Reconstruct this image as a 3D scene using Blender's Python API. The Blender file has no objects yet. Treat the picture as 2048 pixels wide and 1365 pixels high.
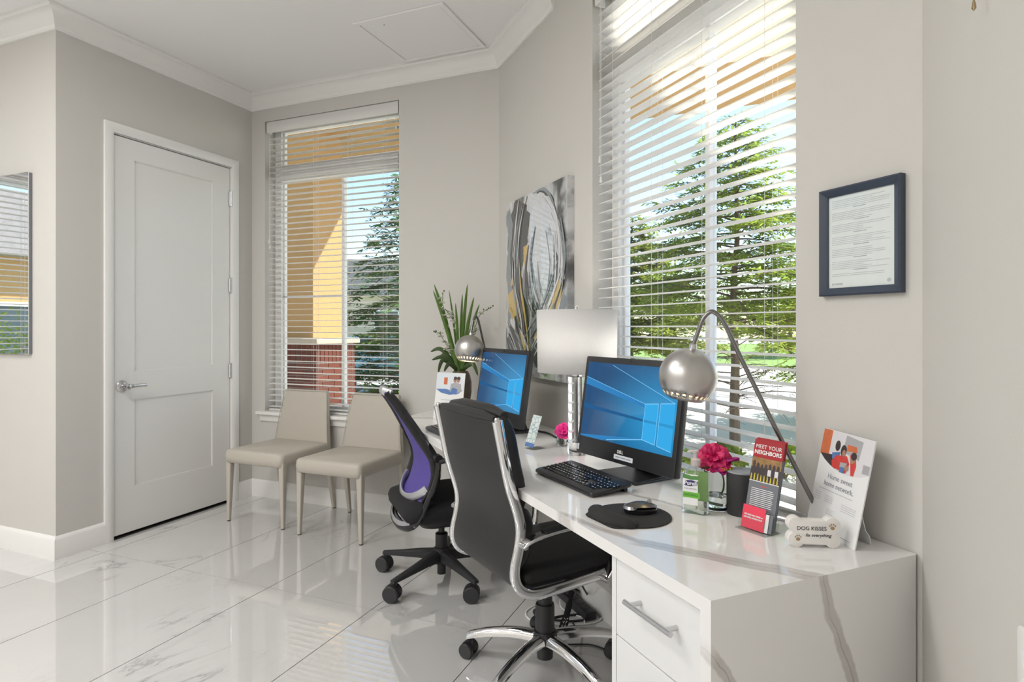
import bpy, bmesh, math, random
from mathutils import Vector, Matrix
random.seed(7)
SC = bpy.context.scene
COL = SC.collection
PI = math.pi

# ------------------------------------------------------------------ camera
FPX, CXP, HYP, EYE = 1218.0, 1024.0, 654.0, 1.29      # focal length / principal column / horizon row in photo pixels, eye height
YAW = math.radians(22.36)
cam_d = bpy.data.cameras.new('camera')
cam = bpy.data.objects.new('camera', cam_d); COL.objects.link(cam)
cam.location = (0, 0, EYE); cam.rotation_euler = (PI/2, 0, YAW)
cam_d.sensor_width = 36.0; cam_d.lens = FPX/2048*36.0
cam_d.shift_y = (HYP-682.5)/2048.0
cam_d.clip_start = 0.05; cam_d.clip_end = 400
SC.camera = cam

# ------------------------------------------------------------------ sky, sun, exposure
w = bpy.data.worlds.new('world'); SC.world = w; w.use_nodes = True
nt = w.node_tree; nt.nodes.clear()
sky = nt.nodes.new('ShaderNodeTexSky'); sky.sky_type = 'NISHITA'; sky.sun_disc = False
sky.sun_elevation = math.radians(48); sky.sun_rotation = math.radians(39); sky.altitude = 300
sky.air_density = 1.0; sky.dust_density = 0.6; sky.ozone_density = 1.2
bg = nt.nodes.new('ShaderNodeBackground'); bg.inputs[1].default_value = 0.27
wo = nt.nodes.new('ShaderNodeOutputWorld')
nt.links.new(sky.outputs[0], bg.inputs[0]); nt.links.new(bg.outputs[0], wo.inputs[0])

sun_d = bpy.data.lights.new('sun', 'SUN'); sun_d.energy = 10.0; sun_d.angle = math.radians(0.6); sun_d.color = (1, .95, .86)
sun = bpy.data.objects.new('sun', sun_d); COL.objects.link(sun)
sun.rotation_euler = Vector((.8, 1.0, 1.41)).to_track_quat('Z', 'Y').to_euler()
sun.location = (8, 12, 16)

vs = SC.view_settings
vs.view_transform = 'Standard'; vs.look = 'None'; vs.gamma = 1.0; vs.exposure = 0.18
vs.use_curve_mapping = False
PANEL_W = 22.5                                        # watts of each added ceiling fill panel

# ------------------------------------------------------------------ photo pixel -> place
VD = Vector((-math.sin(YAW), math.cos(YAW))); VR = Vector((math.cos(YAW), math.sin(YAW)))
def on_z(px, py, z=0.0):
    Z = (EYE-z)*FPX/(py-HYP); p = VD*Z + VR*((px-CXP)/FPX*Z); return p
def on_plane(px, py, p, n):
    q = VD + VR*((px-CXP)/FPX); t = Vector(p).dot(n)/q.dot(n); P = q*t
    return Vector((P.x, P.y, EYE-(py-HYP)/FPX*t))
def at_depth(px, py, Z):
    p = VD*Z + VR*((px-CXP)/FPX*Z); return Vector((p.x, p.y, EYE-(py-HYP)/FPX*Z))

# ------------------------------------------------------------------ node / material helpers
class NG:
    def __init__(s, name):
        s.m = bpy.data.materials.new(name); s.m.use_nodes = True; s.t = s.m.node_tree; s.t.nodes.clear()
        s.out = s.t.nodes.new('ShaderNodeOutputMaterial')
    def n(s, typ, **kw):
        nd = s.t.nodes.new(typ)
        for k, v in kw.items(): setattr(nd, k, v)
        return nd
    def put(s, sock, v):
        if isinstance(v, bpy.types.NodeSocket): s.t.links.new(v, sock)
        elif v is not None: sock.default_value = v
    def math(s, op, a, b=None, c=None, clamp=False):
        nd = s.n('ShaderNodeMath', operation=op, use_clamp=clamp)
        for i, v in enumerate((a, b, c)):
            if v is not None: s.put(nd.inputs[i], v)
        return nd.outputs[0]
    def vmath(s, op, a, b=None):
        nd = s.n('ShaderNodeVectorMath', operation=op); s.put(nd.inputs[0], a)
        if b is not None: s.put(nd.inputs[1], b)
        return nd.outputs['Value'] if op in ('DOT_PRODUCT', 'LENGTH', 'DISTANCE') else nd.outputs[0]
    def ramp(s, v, a, b, lo=0.0, hi=1.0, smooth=True):
        nd = s.n('ShaderNodeMapRange', interpolation_type='SMOOTHSTEP' if smooth else 'LINEAR')
        s.put(nd.inputs['Value'], v); s.put(nd.inputs['From Min'], a); s.put(nd.inputs['From Max'], b)
        s.put(nd.inputs['To Min'], lo); s.put(nd.inputs['To Max'], hi); return nd.outputs[0]
    def noise(s, vec, scale, detail=3, rough=.55, dist=0.0):
        nd = s.n('ShaderNodeTexNoise'); s.put(nd.inputs['Vector'], vec); nd.inputs['Scale'].default_value = scale
        nd.inputs['Detail'].default_value = detail; nd.inputs['Roughness'].default_value = rough
        nd.inputs['Distortion'].default_value = dist; return nd.outputs[0]
    def mix(s, f, a, b):
        nd = s.n('ShaderNodeMix', data_type='RGBA'); s.put(nd.inputs[0], f)
        for k, v in ((6, a), (7, b)):
            if isinstance(v, tuple) and len(v) == 3: v = (*v, 1)
            s.put(nd.inputs[k], v)
        return nd.outputs[2]
    def obj(s): return s.n('ShaderNodeTexCoord').outputs['Object']
    def rnd(s): return s.n('ShaderNodeObjectInfo').outputs['Random']
    def bsdf(s, col=(.8, .8, .8), rough=.5, metal=0, spec=.5, **kw):
        b = s.n('ShaderNodeBsdfPrincipled')
        if isinstance(col, tuple): col = (*col[:3], 1)
        s.put(b.inputs['Base Color'], col); s.put(b.inputs['Roughness'], rough); s.put(b.inputs['Metallic'], metal)
        s.put(b.inputs['Specular IOR Level'], spec)
        for k, v in kw.items():
            if isinstance(v, tuple) and len(v) == 3 and 'Color' in k: v = (*v, 1)
            s.put(b.inputs[k], v)
        s.t.links.new(b.outputs[0], s.out.inputs[0]); return b
    def bump(s, b, h, strength=.2, dist=.01):
        nd = s.n('ShaderNodeBump'); nd.inputs['Strength'].default_value = strength; nd.inputs['Distance'].default_value = dist
        s.put(nd.inputs['Height'], h); s.t.links.new(nd.outputs[0], b.inputs['Normal'])

M = {}
def mat(name, col, rough=.5, metal=0.0, spec=.5, grain=0.0, gscale=60, bump=0.0, bscale=200, **kw):
    g = NG(name)
    o = g.obj()
    c = col
    if grain:
        f = g.noise(o, gscale, 3)
        c = g.mix(f, tuple(max(0, x*(1-grain)) for x in col), tuple(min(1, x*(1+grain)) for x in col))
    b = g.bsdf(c, rough, metal, spec, **{k.replace('_', ' '): v for k, v in kw.items()})
    if bump: g.bump(b, g.noise(o, bscale, 2), bump, .002)
    M[name] = g.m
    return g.m

mat('wall_paint', (.60, .579, .544), .62, grain=.012, gscale=8, bump=.12, bscale=260)
mat('ceiling_paint', (.86, .855, .845), .75, bump=.08, bscale=220)
mat('trim_white', (.82, .81, .785), .38, grain=.01)
mat('door_white', (.80, .795, .775), .42, grain=.01)
mat('vinyl_white', (.84, .84, .83), .35)
mat('grout', (.16, .155, .15), .8)
mat('cord_white', (.80, .79, .76), .7)
mat('gap_dark', (.03, .028, .026), .8)
mat('chrome', (.78, .78, .79), .08, 1.0)
mat('satin_chrome', (.60, .60, .61), .25, 1.0)
mat('gun_metal', (.22, .21, .205), .28, 1.0)
mat('black_plastic', (.018, .018, .02), .38, grain=.1)
mat('black_matte', (.022, .022, .024), .62)
mat('black_gloss', (.012, .012, .013), .12)
mat('black_leather', (.012, .012, .0125), .40, bump=.25, bscale=420)
mat('black_fabric', (.012, .012, .013), .9, bump=.3, bscale=900)
mat('taupe_leather', (.485, .445, .385), .42, grain=.03, gscale=20, bump=.15, bscale=380)
mat('glide_black', (.03, .025, .02), .6)
mat('silver_plastic', (.50, .50, .52), .3, .6)
mat('cabinet_white', (.76, .76, .755), .32)
mat('paper_white', (.82, .82, .82), .55)
mat('navy_frame', (.040, .055, .085), .35)
mat('brass', (.42, .32, .18), .3, 1.0)
mat('stucco', (.50, .305, .13), .9, grain=.08, gscale=14, bump=.5, bscale=160)
mat('stucco_cream', (.80, .72, .58), .9, grain=.05, gscale=14)
mat('stone_cap', (.52, .43, .33), .8, grain=.06)
mat('mortar', (.44, .39, .34), .9)
mat('pink_paver', (.62, .36, .33), .85, grain=.3, gscale=30)
mat('asphalt', (.42, .41, .40), .9, grain=.1, gscale=5)
mat('concrete', (.70, .68, .65), .85, grain=.06, gscale=4)
mat('roof_shingle', (.30, .28, .28), .9, grain=.25, gscale=9)
mat('siding', (.58, .50, .40), .8)
mat('bark', (.17, .125, .09), .9, grain=.3, gscale=18, bump=.6, bscale=40)
mat('car_paint', (.10, .22, .30), .2, .3)
mat('car_glass', (.05, .08, .10), .05)
mat('car_red', (.55, .03, .03), .3)
mat('tyre', (.02, .02, .02), .8)
mat('brown_vase', (.11, .085, .06), .35, grain=.4, gscale=16)
mat('leaf_blade', (.12, .22, .045), .45, grain=.3, gscale=20)
mat('leaf_dark', (.06, .10, .03), .4, grain=.3, gscale=20)
mat('petal_white', (.78, .80, .66), .6)
mat('rose', (.50, .004, .10), .5, grain=.35, gscale=30)
mat('rose_deep', (.38, .01, .20), .5, grain=.3, gscale=30)
mat('yellow_bud', (.72, .55, .05), .5)
mat('stem_green', (.13, .20, .07), .5)
mat('pink_flower', (.80, .02, .25), .5, grain=.3, gscale=40)
mat('felt_black', (.020, .019, .018), .85, bump=.3, bscale=1200)
mat('cup_grey', (.27, .29, .32), .5)
mat('cup_black', (.028, .028, .03), .6)
mat('ink_black', (.03, .03, .03), .7)
mat('ink_grey', (.35, .36, .40), .7)
mat('ink_pale', (.55, .56, .60), .7)
mat('ink_white', (.85, .85, .85), .6)
mat('ink_gold', (.38, .27, .13), .6)
mat('ink_navy', (.05, .04, .16), .5)
mat('ink_purple', (.10, .05, .22), .5)
mat('red_print', (.37, .014, .022), .4)
mat('red_card', (.80, .05, .10), .4)
mat('slate_print', (.17, .18, .205), .45)
mat('green_print', (.10, .26, .07), .4)
mat('green_bright', (.16, .50, .05), .4)
mat('green_pale', (.42, .60, .26), .4)
mat('photo_amber', (.30, .17, .06), .45, grain=.7, gscale=70)
mat('photo_dark', (.05, .035, .04), .45, grain=.5, gscale=60)
mat('photo_yellow', (.62, .52, .04), .45)
mat('photo_white', (.72, .70, .72), .45)
mat('photo_orange', (.62, .16, .06), .45, grain=.2, gscale=40)
mat('photo_red', (.62, .06, .05), .45, grain=.3, gscale=60)
mat('photo_skin', (.42, .22, .14), .45)
mat('photo_blue', (.10, .20, .45), .45, grain=.3, gscale=40)
mat('photo_grey', (.40, .40, .42), .45)
mat('photo_pale', (.70, .75, .80), .45)
mat('liquid_green', (.62, .80, .42), .05, Transmission_Weight=1.0, IOR=1.36)
mat('glass', (.97, .99, .98), .0, Transmission_Weight=1.0, IOR=1.46)
mat('acrylic', (.985, .99, .99), .02, Transmission_Weight=1.0, IOR=1.45)
mat('gel_clear', (.93, .97, .90), .03, Transmission_Weight=1.0, IOR=1.06)
mat('frosted', (.80, .74, .72), .45, Transmission_Weight=.5, IOR=1.45)
mat('mirror', (.86, .87, .88), .015, 1.0)
mat('bone_white', (.80, .775, .745), .5, grain=.02)
mat('mouse_top', (.13, .12, .105), .28, .7)
mat('mouse_pale', (.42, .42, .44), .22, .6)

def emis(name, col, st):
    g = NG(name); e = g.n('ShaderNodeEmission'); e.inputs[0].default_value = (*col, 1); e.inputs[1].default_value = st
    g.t.links.new(e.outputs[0], g.out.inputs[0]); M[name] = g.m
emis('bulb_glow', (1, .80, .46), 14.0)
emis('lamp_bulb', (1, .95, .88), 3.0)
emis('panel_glow', (1, .97, .92), 1.6)
emis('scr_beam', (.035, .20, .46), 1.0)
emis('scr_pane', (.04, .36, .72), 1.0)
emis('scr_line', (.20, .55, .85), 1.0)
emis('scr_dark', (.02, .10, .25), 1.0)

def pane_mat():
    g = NG('window_glass')
    tr = g.n('ShaderNodeBsdfTransparent'); tr.inputs[0].default_value = (.97, .985, .98, 1)
    gl = g.n('ShaderNodeBsdfGlossy'); gl.inputs['Roughness'].default_value = 0.0
    fr = g.n('ShaderNodeFresnel'); bf = g.n('ShaderNodeNewGeometry').outputs['Backfacing']
    g.put(fr.inputs[0], g.ramp(bf, 0, 1, 1.28, 1/1.28, False))
    mx = g.n('ShaderNodeMixShader'); g.t.links.new(fr.outputs[0], mx.inputs[0])
    g.t.links.new(tr.outputs[0], mx.inputs[1]); g.t.links.new(gl.outputs[0], mx.inputs[2])
    g.t.links.new(mx.outputs[0], g.out.inputs[0]); M['window_glass'] = g.m
pane_mat()

def slat_mat():
    g = NG('slat_white'); b_ = g.bsdf((.90, .89, .87), .38)
    tl = g.n('ShaderNodeBsdfTranslucent'); tl.inputs[0].default_value = (.92, .90, .86, 1)
    mx = g.n('ShaderNodeMixShader'); mx.inputs[0].default_value = .28
    g.t.links.new(b_.outputs[0], mx.inputs[1]); g.t.links.new(tl.outputs[0], mx.inputs[2]); g.t.links.new(mx.outputs[0], g.out.inputs[0]); M['slat_white'] = g.m
slat_mat()
def shade_mat():
    g = NG('shade_linen'); o = g.obj(); c = g.mix(g.noise(o, 140, 3), (.76, .75, .735), (.82, .81, .795)); b_ = g.bsdf(c, .85)
    tl = g.n('ShaderNodeBsdfTranslucent'); g.put(tl.inputs[0], c)
    mx = g.n('ShaderNodeMixShader'); mx.inputs[0].default_value = .40
    g.t.links.new(b_.outputs[0], mx.inputs[1]); g.t.links.new(tl.outputs[0], mx.inputs[2]); g.t.links.new(mx.outputs[0], g.out.inputs[0]); M['shade_linen'] = g.m
shade_mat()
def brick_mat():
    g = NG('brick'); o = g.obj(); r = g.rnd()
    c = g.mix(r, (.095, .018, .008), (.155, .030, .013))
    c = g.mix(g.math('MULTIPLY', g.noise(o, 40, 3), .45), c, (.15, .05, .03))
    g.bsdf(c, .85); M['brick'] = g.m
brick_mat()

def grass_mat():
    g = NG('grass'); o = g.obj(); c = g.mix(g.noise(o, 1.5, 5), (.11, .22, .03), (.21, .33, .06))
    g.bsdf(c, .9); M['grass'] = g.m
grass_mat()

def leaf_mat(name, a, b):
    g = NG(name); o = g.obj(); f = g.ramp(g.noise(o, 2.2, 4), .35, .65)
    c = g.mix(f, a, b)
    bs = g.n('ShaderNodeBsdfDiffuse'); g.put(bs.inputs[0], c)
    tl = g.n('ShaderNodeBsdfTranslucent'); g.put(tl.inputs[0], c)
    mx = g.n('ShaderNodeMixShader'); mx.inputs[0].default_value = .55
    g.t.links.new(bs.outputs[0], mx.inputs[1]); g.t.links.new(tl.outputs[0], mx.inputs[2])
    g.t.links.new(mx.outputs[0], g.out.inputs[0]); M[name] = g.m
leaf_mat('needles', (.20, .29, .045), (.38, .48, .09))
leaf_mat('needles_dark', (.06, .14, .045), (.16, .26, .08))
leaf_mat('needles_olive', (.19, .23, .04), (.31, .36, .07))
leaf_mat('shrub_green', (.14, .24, .04), (.34, .40, .07))

def marble_mat():
    g = NG('marble_tile'); o = g.obj(); r = g.rnd()
    cmb = g.n('ShaderNodeCombineXYZ'); g.put(cmb.inputs[0], g.math('MULTIPLY', r, 37.0)); g.put(cmb.inputs[1], g.math('MULTIPLY', r, 91.0)); g.put(cmb.inputs[2], g.math('MULTIPLY', r, 13.0))
    p = g.vmath('ADD', o, cmb.outputs[0])
    mp = g.n('ShaderNodeMapping'); g.put(mp.inputs[0], p); mp.inputs['Rotation'].default_value = (0, 0, .75); mp.inputs['Scale'].default_value = (1.7, .72, 1)
    q = mp.outputs[0]
    n1 = g.noise(q, 1.25, 8, .62, .9)
    v1 = g.ramp(g.math('ABSOLUTE', g.math('SUBTRACT', n1, .5)), 0.0, .016, 1, 0)
    mask = g.ramp(g.noise(p, 1.5, 2), .53, .70)
    v1 = g.math('MULTIPLY', v1, mask)
    soft = g.math('MULTIPLY', g.ramp(g.math('ABSOLUTE', g.math('SUBTRACT', n1, .5)), 0.0, .07, 1, 0), g.math('MULTIPLY', mask, g.noise(p, 9, 4)))
    n2 = g.noise(q, 3.1, 6, .6, 1.5)
    v2 = g.math('MULTIPLY', g.ramp(g.math('ABSOLUTE', g.math('SUBTRACT', n2, .5)), 0, .010, .5, 0), g.ramp(g.noise(p, 2.1, 2), .52, .70))
    c = g.mix(g.noise(p, 2.0, 3), (.575, .565, .55), (.65, .645, .635))
    c = g.mix(g.math('MULTIPLY', soft, .60), c, (.42, .42, .42))
    c = g.mix(g.math('MULTIPLY', v1, .75), c, (.27, .265, .26))
    c = g.mix(v2, c, (.40, .39, .385))
    g.bsdf(c, .03, 0, .6, **{'Coat Weight': 1.0, 'Coat Roughness': .006, 'Coat IOR': 2.0}); M['marble_tile'] = g.m
marble_mat()

# ------------------------------------------------------------------ geometry helpers
class MB:
    def __init__(s): s.v = []; s.f = []; s.mi = []; s.cur = 0
    def add(s, vs, fs):
        b = len(s.v); s.v += [tuple(x) for x in vs]
        for f in fs: s.f.append([b+i for i in f]); s.mi.append(s.cur)
        return s
    def box(s, x0, x1, y0, y1, z0, z1, mtx=None):
        v = [Vector(p) for p in ((x0,y0,z0),(x1,y0,z0),(x1,y1,z0),(x0,y1,z0),(x0,y0,z1),(x1,y0,z1),(x1,y1,z1),(x0,y1,z1))]
        if mtx is not None: v = [mtx @ p for p in v]
        return s.add(v, [(0,3,2,1),(4,5,6,7),(0,1,5,4),(1,2,6,5),(2,3,7,6),(3,0,4,7)])
    def prism(s, poly, z0, z1, fn=lambda x, y, z: (x, y, z)):
        n = len(poly)
        a = sum(poly[i][0]*poly[(i+1) % n][1]-poly[(i+1) % n][0]*poly[i][1] for i in range(n))
        if a < 0: poly = poly[::-1]
        v = [fn(x, y, z0) for x, y in poly] + [fn(x, y, z1) for x, y in poly]
        f = [tuple(range(n-1, -1, -1)), tuple(range(n, 2*n))] + [(i, (i+1) % n, n+(i+1) % n, n+i) for i in range(n)]
        return s.add(v, f)
    def tube(s, pts, r, n=8, cap=True, closed=False, flat=None, up=None):
        pts = [Vector(p) for p in pts]; m = len(pts)
        rs = r if isinstance(r, (list, tuple)) else [r]*m
        T = []
        for i in range(m):
            a = pts[(i-1) % m] if (closed or i > 0) else pts[i]; b = pts[(i+1) % m] if (closed or i < m-1) else pts[i]
            t = (b-a); T.append(t.normalized() if t.length > 1e-9 else Vector((0, 0, 1)))
        u = Vector(up) if up else (Vector((0, 0, 1)) if abs(T[0].z) < .9 else Vector((1, 0, 0)))
        vs, fs = [], []
        for i in range(m):
            u2 = (u - T[i]*u.dot(T[i]))
            if u2.length < 1e-6: u2 = T[i].orthogonal()
            u2.normalize(); w = T[i].cross(u2)
            if not up: u = u2
            for k in range(n):
                a = 2*PI*k/n
                if flat: vs.append(pts[i] + u2*(math.cos(a)*rs[i]*flat[0]) + w*(math.sin(a)*rs[i]*flat[1]))
                else: vs.append(pts[i] + u2*(math.cos(a)*rs[i]) + w*(math.sin(a)*rs[i]))
        for i in range(m if closed else m-1):
            j = (i+1) % m
            for k in range(n): fs.append((i*n+k, i*n+(k+1) % n, j*n+(k+1) % n, j*n+k))
        if cap and not closed:
            fs.append(tuple(range(n-1, -1, -1))); fs.append(tuple((m-1)*n+k for k in range(n)))
        return s.add(vs, fs)
    def sweep(s, pts, sec, side=(1, 0, 0)):
        """section (a along `side`, b across) swept on a polyline lying in a plane normal to `side`"""
        pts = [Vector(p) for p in pts]; m = len(pts); sd = Vector(side); n = len(sec); vs, fs = [], []
        for i in range(m):
            t = (pts[min(i+1, m-1)]-pts[max(i-1, 0)]).normalized(); w = sd.cross(t)
            for a, b in sec: vs.append(pts[i]+sd*a+w*b)
        for i in range(m-1):
            for k in range(n): fs.append((i*n+k, i*n+(k+1) % n, (i+1)*n+(k+1) % n, (i+1)*n+k))
        fs.append(tuple(range(n-1, -1, -1))); fs.append(tuple((m-1)*n+k for k in range(n)))
        return s.add(vs, fs)
    def lathe(s, prof, n=24, c=(0, 0, 0), sx=1.0, sy=1.0, cap=True):
        vs, fs = [], []
        for r, z in prof:
            for k in range(n): a = 2*PI*k/n; vs.append((c[0]+r*sx*math.cos(a), c[1]+r*sy*math.sin(a), c[2]+z))
        m = len(prof)
        for i in range(m-1):
            for k in range(n): fs.append((i*n+k, i*n+(k+1) % n, (i+1)*n+(k+1) % n, (i+1)*n+k))
        if cap:
            fs.append(tuple(range(n-1, -1, -1))); fs.append(tuple((m-1)*n+k for k in range(n)))
        return s.add(vs, fs)
    def grid(s, fn, nu, nv, closed_u=False):
        vs = [fn(i/nu, j/nv) for j in range(nv+1) for i in range(nu+1)]
        fs = [(j*(nu+1)+i, j*(nu+1)+i+1, (j+1)*(nu+1)+i+1, (j+1)*(nu+1)+i) for j in range(nv) for i in range(nu)]
        return s.add(vs, fs)
    def loft(s, rings, cap=True):
        n = len(rings[0]); vs = [p for r in rings for p in r]; m = len(rings)
        fs = [(i*n+k, i*n+(k+1) % n, (i+1)*n+(k+1) % n, (i+1)*n+k) for i in range(m-1) for k in range(n)]
        if cap: fs += [tuple(range(n-1, -1, -1)), tuple((m-1)*n+k for k in range(n))]
        return s.add(vs, fs)
    def mesh(s, name, mats, smooth=True, bevel=0.0, bseg=2, sub=0, solid=0.0, recalc=True, sharp=35):
        me = bpy.data.meshes.new(name); me.from_pydata(s.v, [], s.f)
        if not isinstance(mats, (list, tuple)): mats = [mats]
        for m_ in mats: me.materials.append(M[m_] if isinstance(m_, str) else m_)
        if len(mats) > 1: me.polygons.foreach_set('material_index', s.mi)
        if bevel or recalc or solid:
            bm = bmesh.new(); bm.from_mesh(me)
            if solid:
                bmesh.ops.recalc_face_normals(bm, faces=bm.faces)
                bmesh.ops.solidify(bm, geom=bm.faces[:], thickness=solid)
            if recalc: bmesh.ops.recalc_face_normals(bm, faces=bm.faces)
            if bevel:
                ed = [e for e in bm.edges if len(e.link_faces) == 2 and e.calc_face_angle(0) > .6]
                bmesh.ops.bevel(bm, geom=ed, offset=bevel, segments=bseg, profile=.5, affect='EDGES', clamp_overlap=True)
            bm.to_mesh(me); bm.free()
        if smooth:
            me.polygons.foreach_set('use_smooth', [True]*len(me.polygons))
            me.set_sharp_from_angle(angle=math.radians(sharp))
        me.update(); return me
    def build(s, name, mats, parent=None, loc=(0, 0, 0), rot=(0, 0, 0), sub=0, **kw):
        o = link(name, s.mesh(name, mats, **kw), parent, loc, rot)
        if sub:
            md = o.modifiers.new('subsurf', 'SUBSURF'); md.levels = sub; md.render_levels = sub
        return o

def link(name, data, parent=None, loc=(0, 0, 0), rot=(0, 0, 0)):
    o = bpy.data.objects.new(name, data); COL.objects.link(o)
    o.location = loc; o.rotation_euler = rot
    if parent: o.parent = parent
    return o
def tag(o, label=None, cat=None, group=None, kind=None):
    if label: o['label'] = label
    if cat: o['category'] = cat
    if group: o['group'] = group
    if kind: o['kind'] = kind
    return o
def thing(name, label, cat, loc=(0, 0, 0), rz=0.0, group=None, kind=None):
    o = link(name, None, None, loc, (0, 0, rz)); o.empty_display_size = .1
    return tag(o, label, cat, group, kind)
def copy_tree(o, parent=None):
    c = o.copy(); COL.objects.link(c); c.parent = parent
    for ch in list(o.children): copy_tree(ch, c)
    return c
def rrect(x0, x1, y0, y1, r, n=5):
    out = []
    for cx, cy, a0 in ((x1-r, y0+r, -90), (x1-r, y1-r, 0), (x0+r, y1-r, 90), (x0+r, y0+r, 180)):
        for k in range(n+1):
            a = math.radians(a0+90*k/n); out.append((cx+r*math.cos(a), cy+r*math.sin(a)))
    return out
def smooth_path(pts, n=6):
    """Catmull-Rom through pts"""
    P = [Vector(p) for p in pts]; out = []
    for i in range(len(P)-1):
        a = P[max(i-1, 0)]; b = P[i]; c = P[i+1]; d = P[min(i+2, len(P)-1)]
        for k in range(n):
            t = k/n
            out.append(.5*((2*b)+(c-a)*t+(2*a-5*b+4*c-d)*t*t+(3*b-a-3*c+d)*t**3))
    out.append(P[-1]); return out
def front(poly, name, m, parent, y=-.0006, thick=.0004):
    """flat printed shape on a face that looks along -Y; poly in (x, z)"""
    b = MB(); b.prism(poly, y-thick, y, lambda x, z, t: (x, t, z)); return b.build(name, m, parent, smooth=False)
def disc(cx, cz, rx, rz=None, n=16): rz = rz or rx; return [(cx+rx*math.cos(2*PI*k/n), cz+rz*math.sin(2*PI*k/n)) for k in range(n)]
def rect(x0, x1, z0, z1): return [(x0, z0), (x1, z0), (x1, z1), (x0, z1)]
def text(body, size, m, parent, x, z, y=-.0008, align='CENTER', name='lettering', bold=0.0, shear=0.0, space=1.0, roll=0.0, flatrot=None, loc=None):
    cu = bpy.data.curves.new(name, 'FONT'); cu.body = body; cu.size = size; cu.align_x = align; cu.align_y = 'CENTER'
    cu.extrude = .0002; cu.offset = bold; cu.shear = shear; cu.space_character = space; cu.resolution_u = 3
    t = bpy.data.objects.new(name, cu); COL.objects.link(t)
    dg = bpy.context.evaluated_depsgraph_get(); me = bpy.data.meshes.new_from_object(t.evaluated_get(dg))
    bpy.data.objects.remove(t); bpy.data.curves.remove(cu)
    me.materials.clear(); me.materials.append(M[m]); me.name = name
    o = link(name, me, parent, loc or (x, y, z), flatrot or (PI/2, roll, 0)); return o
def bars(name, rows, h, m, parent, y=-.0006):
    """rows of print too small to read: (x0, x1, z)"""
    b = MB()
    for x0, x1, z in rows: b.prism(rect(x0, x1, z-h/2, z+h/2), y-.0003, y, lambda x, zz, t: (x, t, zz))
    o = b.build(name, m, parent, smooth=False); return o
# ================================================================== THE ROOM
XD, YL, YB, XR, XW, YS, CEIL = -3.62, 2.158, 3.559, 0.342, -5.3, -4.5, 3.048
P0 = Vector((-1.553, YB)); R2 = math.sqrt(.5)
U45 = Vector((R2, -R2)); N45 = Vector((-R2, -R2)); LD = 2.68            # desk wall: along, into the room, length
P1 = P0 + U45*LD
def DW(s, t, z=None):
    p = P0 + U45*s + N45*t
    return p if z is None else Vector((p.x, p.y, z))
def dw_px(px, py, t=0.0):
    P = on_plane(px, py, DW(0, t), N45); return (P.xy-P0).dot(U45), P.z
TH = .20

# floor: grout bed and single marble tiles, clipped to the room outline
ROOM = [(XW, YL), (XD, YL), (XD, YB), (P0.x, YB), (P1.x, P1.y), (XR, YS), (XW, YS)]
b = MB(); b.prism(ROOM, -.10, -.0035)
floor = b.build('floor', 'grout', smooth=False); tag(floor, 'white marble tile floor with grey veins and thin dark grout', 'floor', kind='structure')
def clip(poly, nx, ny, c):                       # keep nx*x+ny*y <= c
    out = []
    for i in range(len(poly)):
        a, d2 = poly[i], poly[(i+1) % len(poly)]
        da, db = nx*a[0]+ny*a[1]-c, nx*d2[0]+ny*d2[1]-c
        if da <= 0: out.append(a)
        if da*db < 0:
            t = da/(da-db); out.append((a[0]+(d2[0]-a[0])*t, a[1]+(d2[1]-a[1])*t))
    return out
TX, TY, GR = .61, 1.22, .0020
full = None
x = -2.258 - TX*6
while x < XR:
    y = 2.326 - TY*6
    while y < YB:
        q = [(x+GR, y+GR), (x+TX-GR, y+GR), (x+TX-GR, y+TY-GR), (x+GR, y+TY-GR)]; area0 = (TX-2*GR)*(TY-2*GR)
        p = clip(q, R2, R2, R2*(P0.x+P0.y)); p = clip(p, 0, 1, YB) if p else p; p = clip(p, 1, 0, XR) if p else p
        p = clip(p, -1, 0, -XW) if p else p; p = clip(p, 0, -1, -YS) if p else p
        if p and x < XD-.001:                    # rows that meet the door-wall corner
            if x+TX <= XD+1e-6: p = clip(p, 0, 1, YL)
            else:
                cxm = y+TY/2
                if y >= YL: p = clip(p, -1, 0, -XD)
                elif y+TY > YL:
                    lo = clip(p, 0, 1, YL); hi = clip(clip(p, 0, -1, -YL), -1, 0, -XD)
                    p = lo if len(lo) > 2 else hi
                    if len(hi) > 2 and len(lo) > 2:
                        b = MB(); b.prism([(a-x, c-y) for a, c in hi], -.0034, 0); b.build('tile', 'marble_tile', floor, (x, y, 0), smooth=False)
        if p and len(p) > 2:
            ar = abs(sum(p[i][0]*p[(i+1) % len(p)][1]-p[(i+1) % len(p)][0]*p[i][1] for i in range(len(p))))/2
            if ar > area0-1e-5:
                if full is None:
                    b = MB(); b.prism([(a-x, c-y) for a, c in q], -.0034, 0); full = b.mesh('tile', 'marble_tile', smooth=False)
                link('tile', full, floor, (x, y, 0))
            elif ar > 1e-4:
                b = MB(); b.prism([(a-x, c-y) for a, c in p], -.0034, 0); b.build('tile', 'marble_tile', floor, (x, y, 0), smooth=False)
        y += TY
    x += TX

b = MB(); b.prism(ROOM, CEIL, CEIL+.12)
tag(b.build('ceiling', 'ceiling_paint', smooth=False), 'smooth white painted ceiling over the office nook', 'ceiling', kind='structure')

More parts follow.
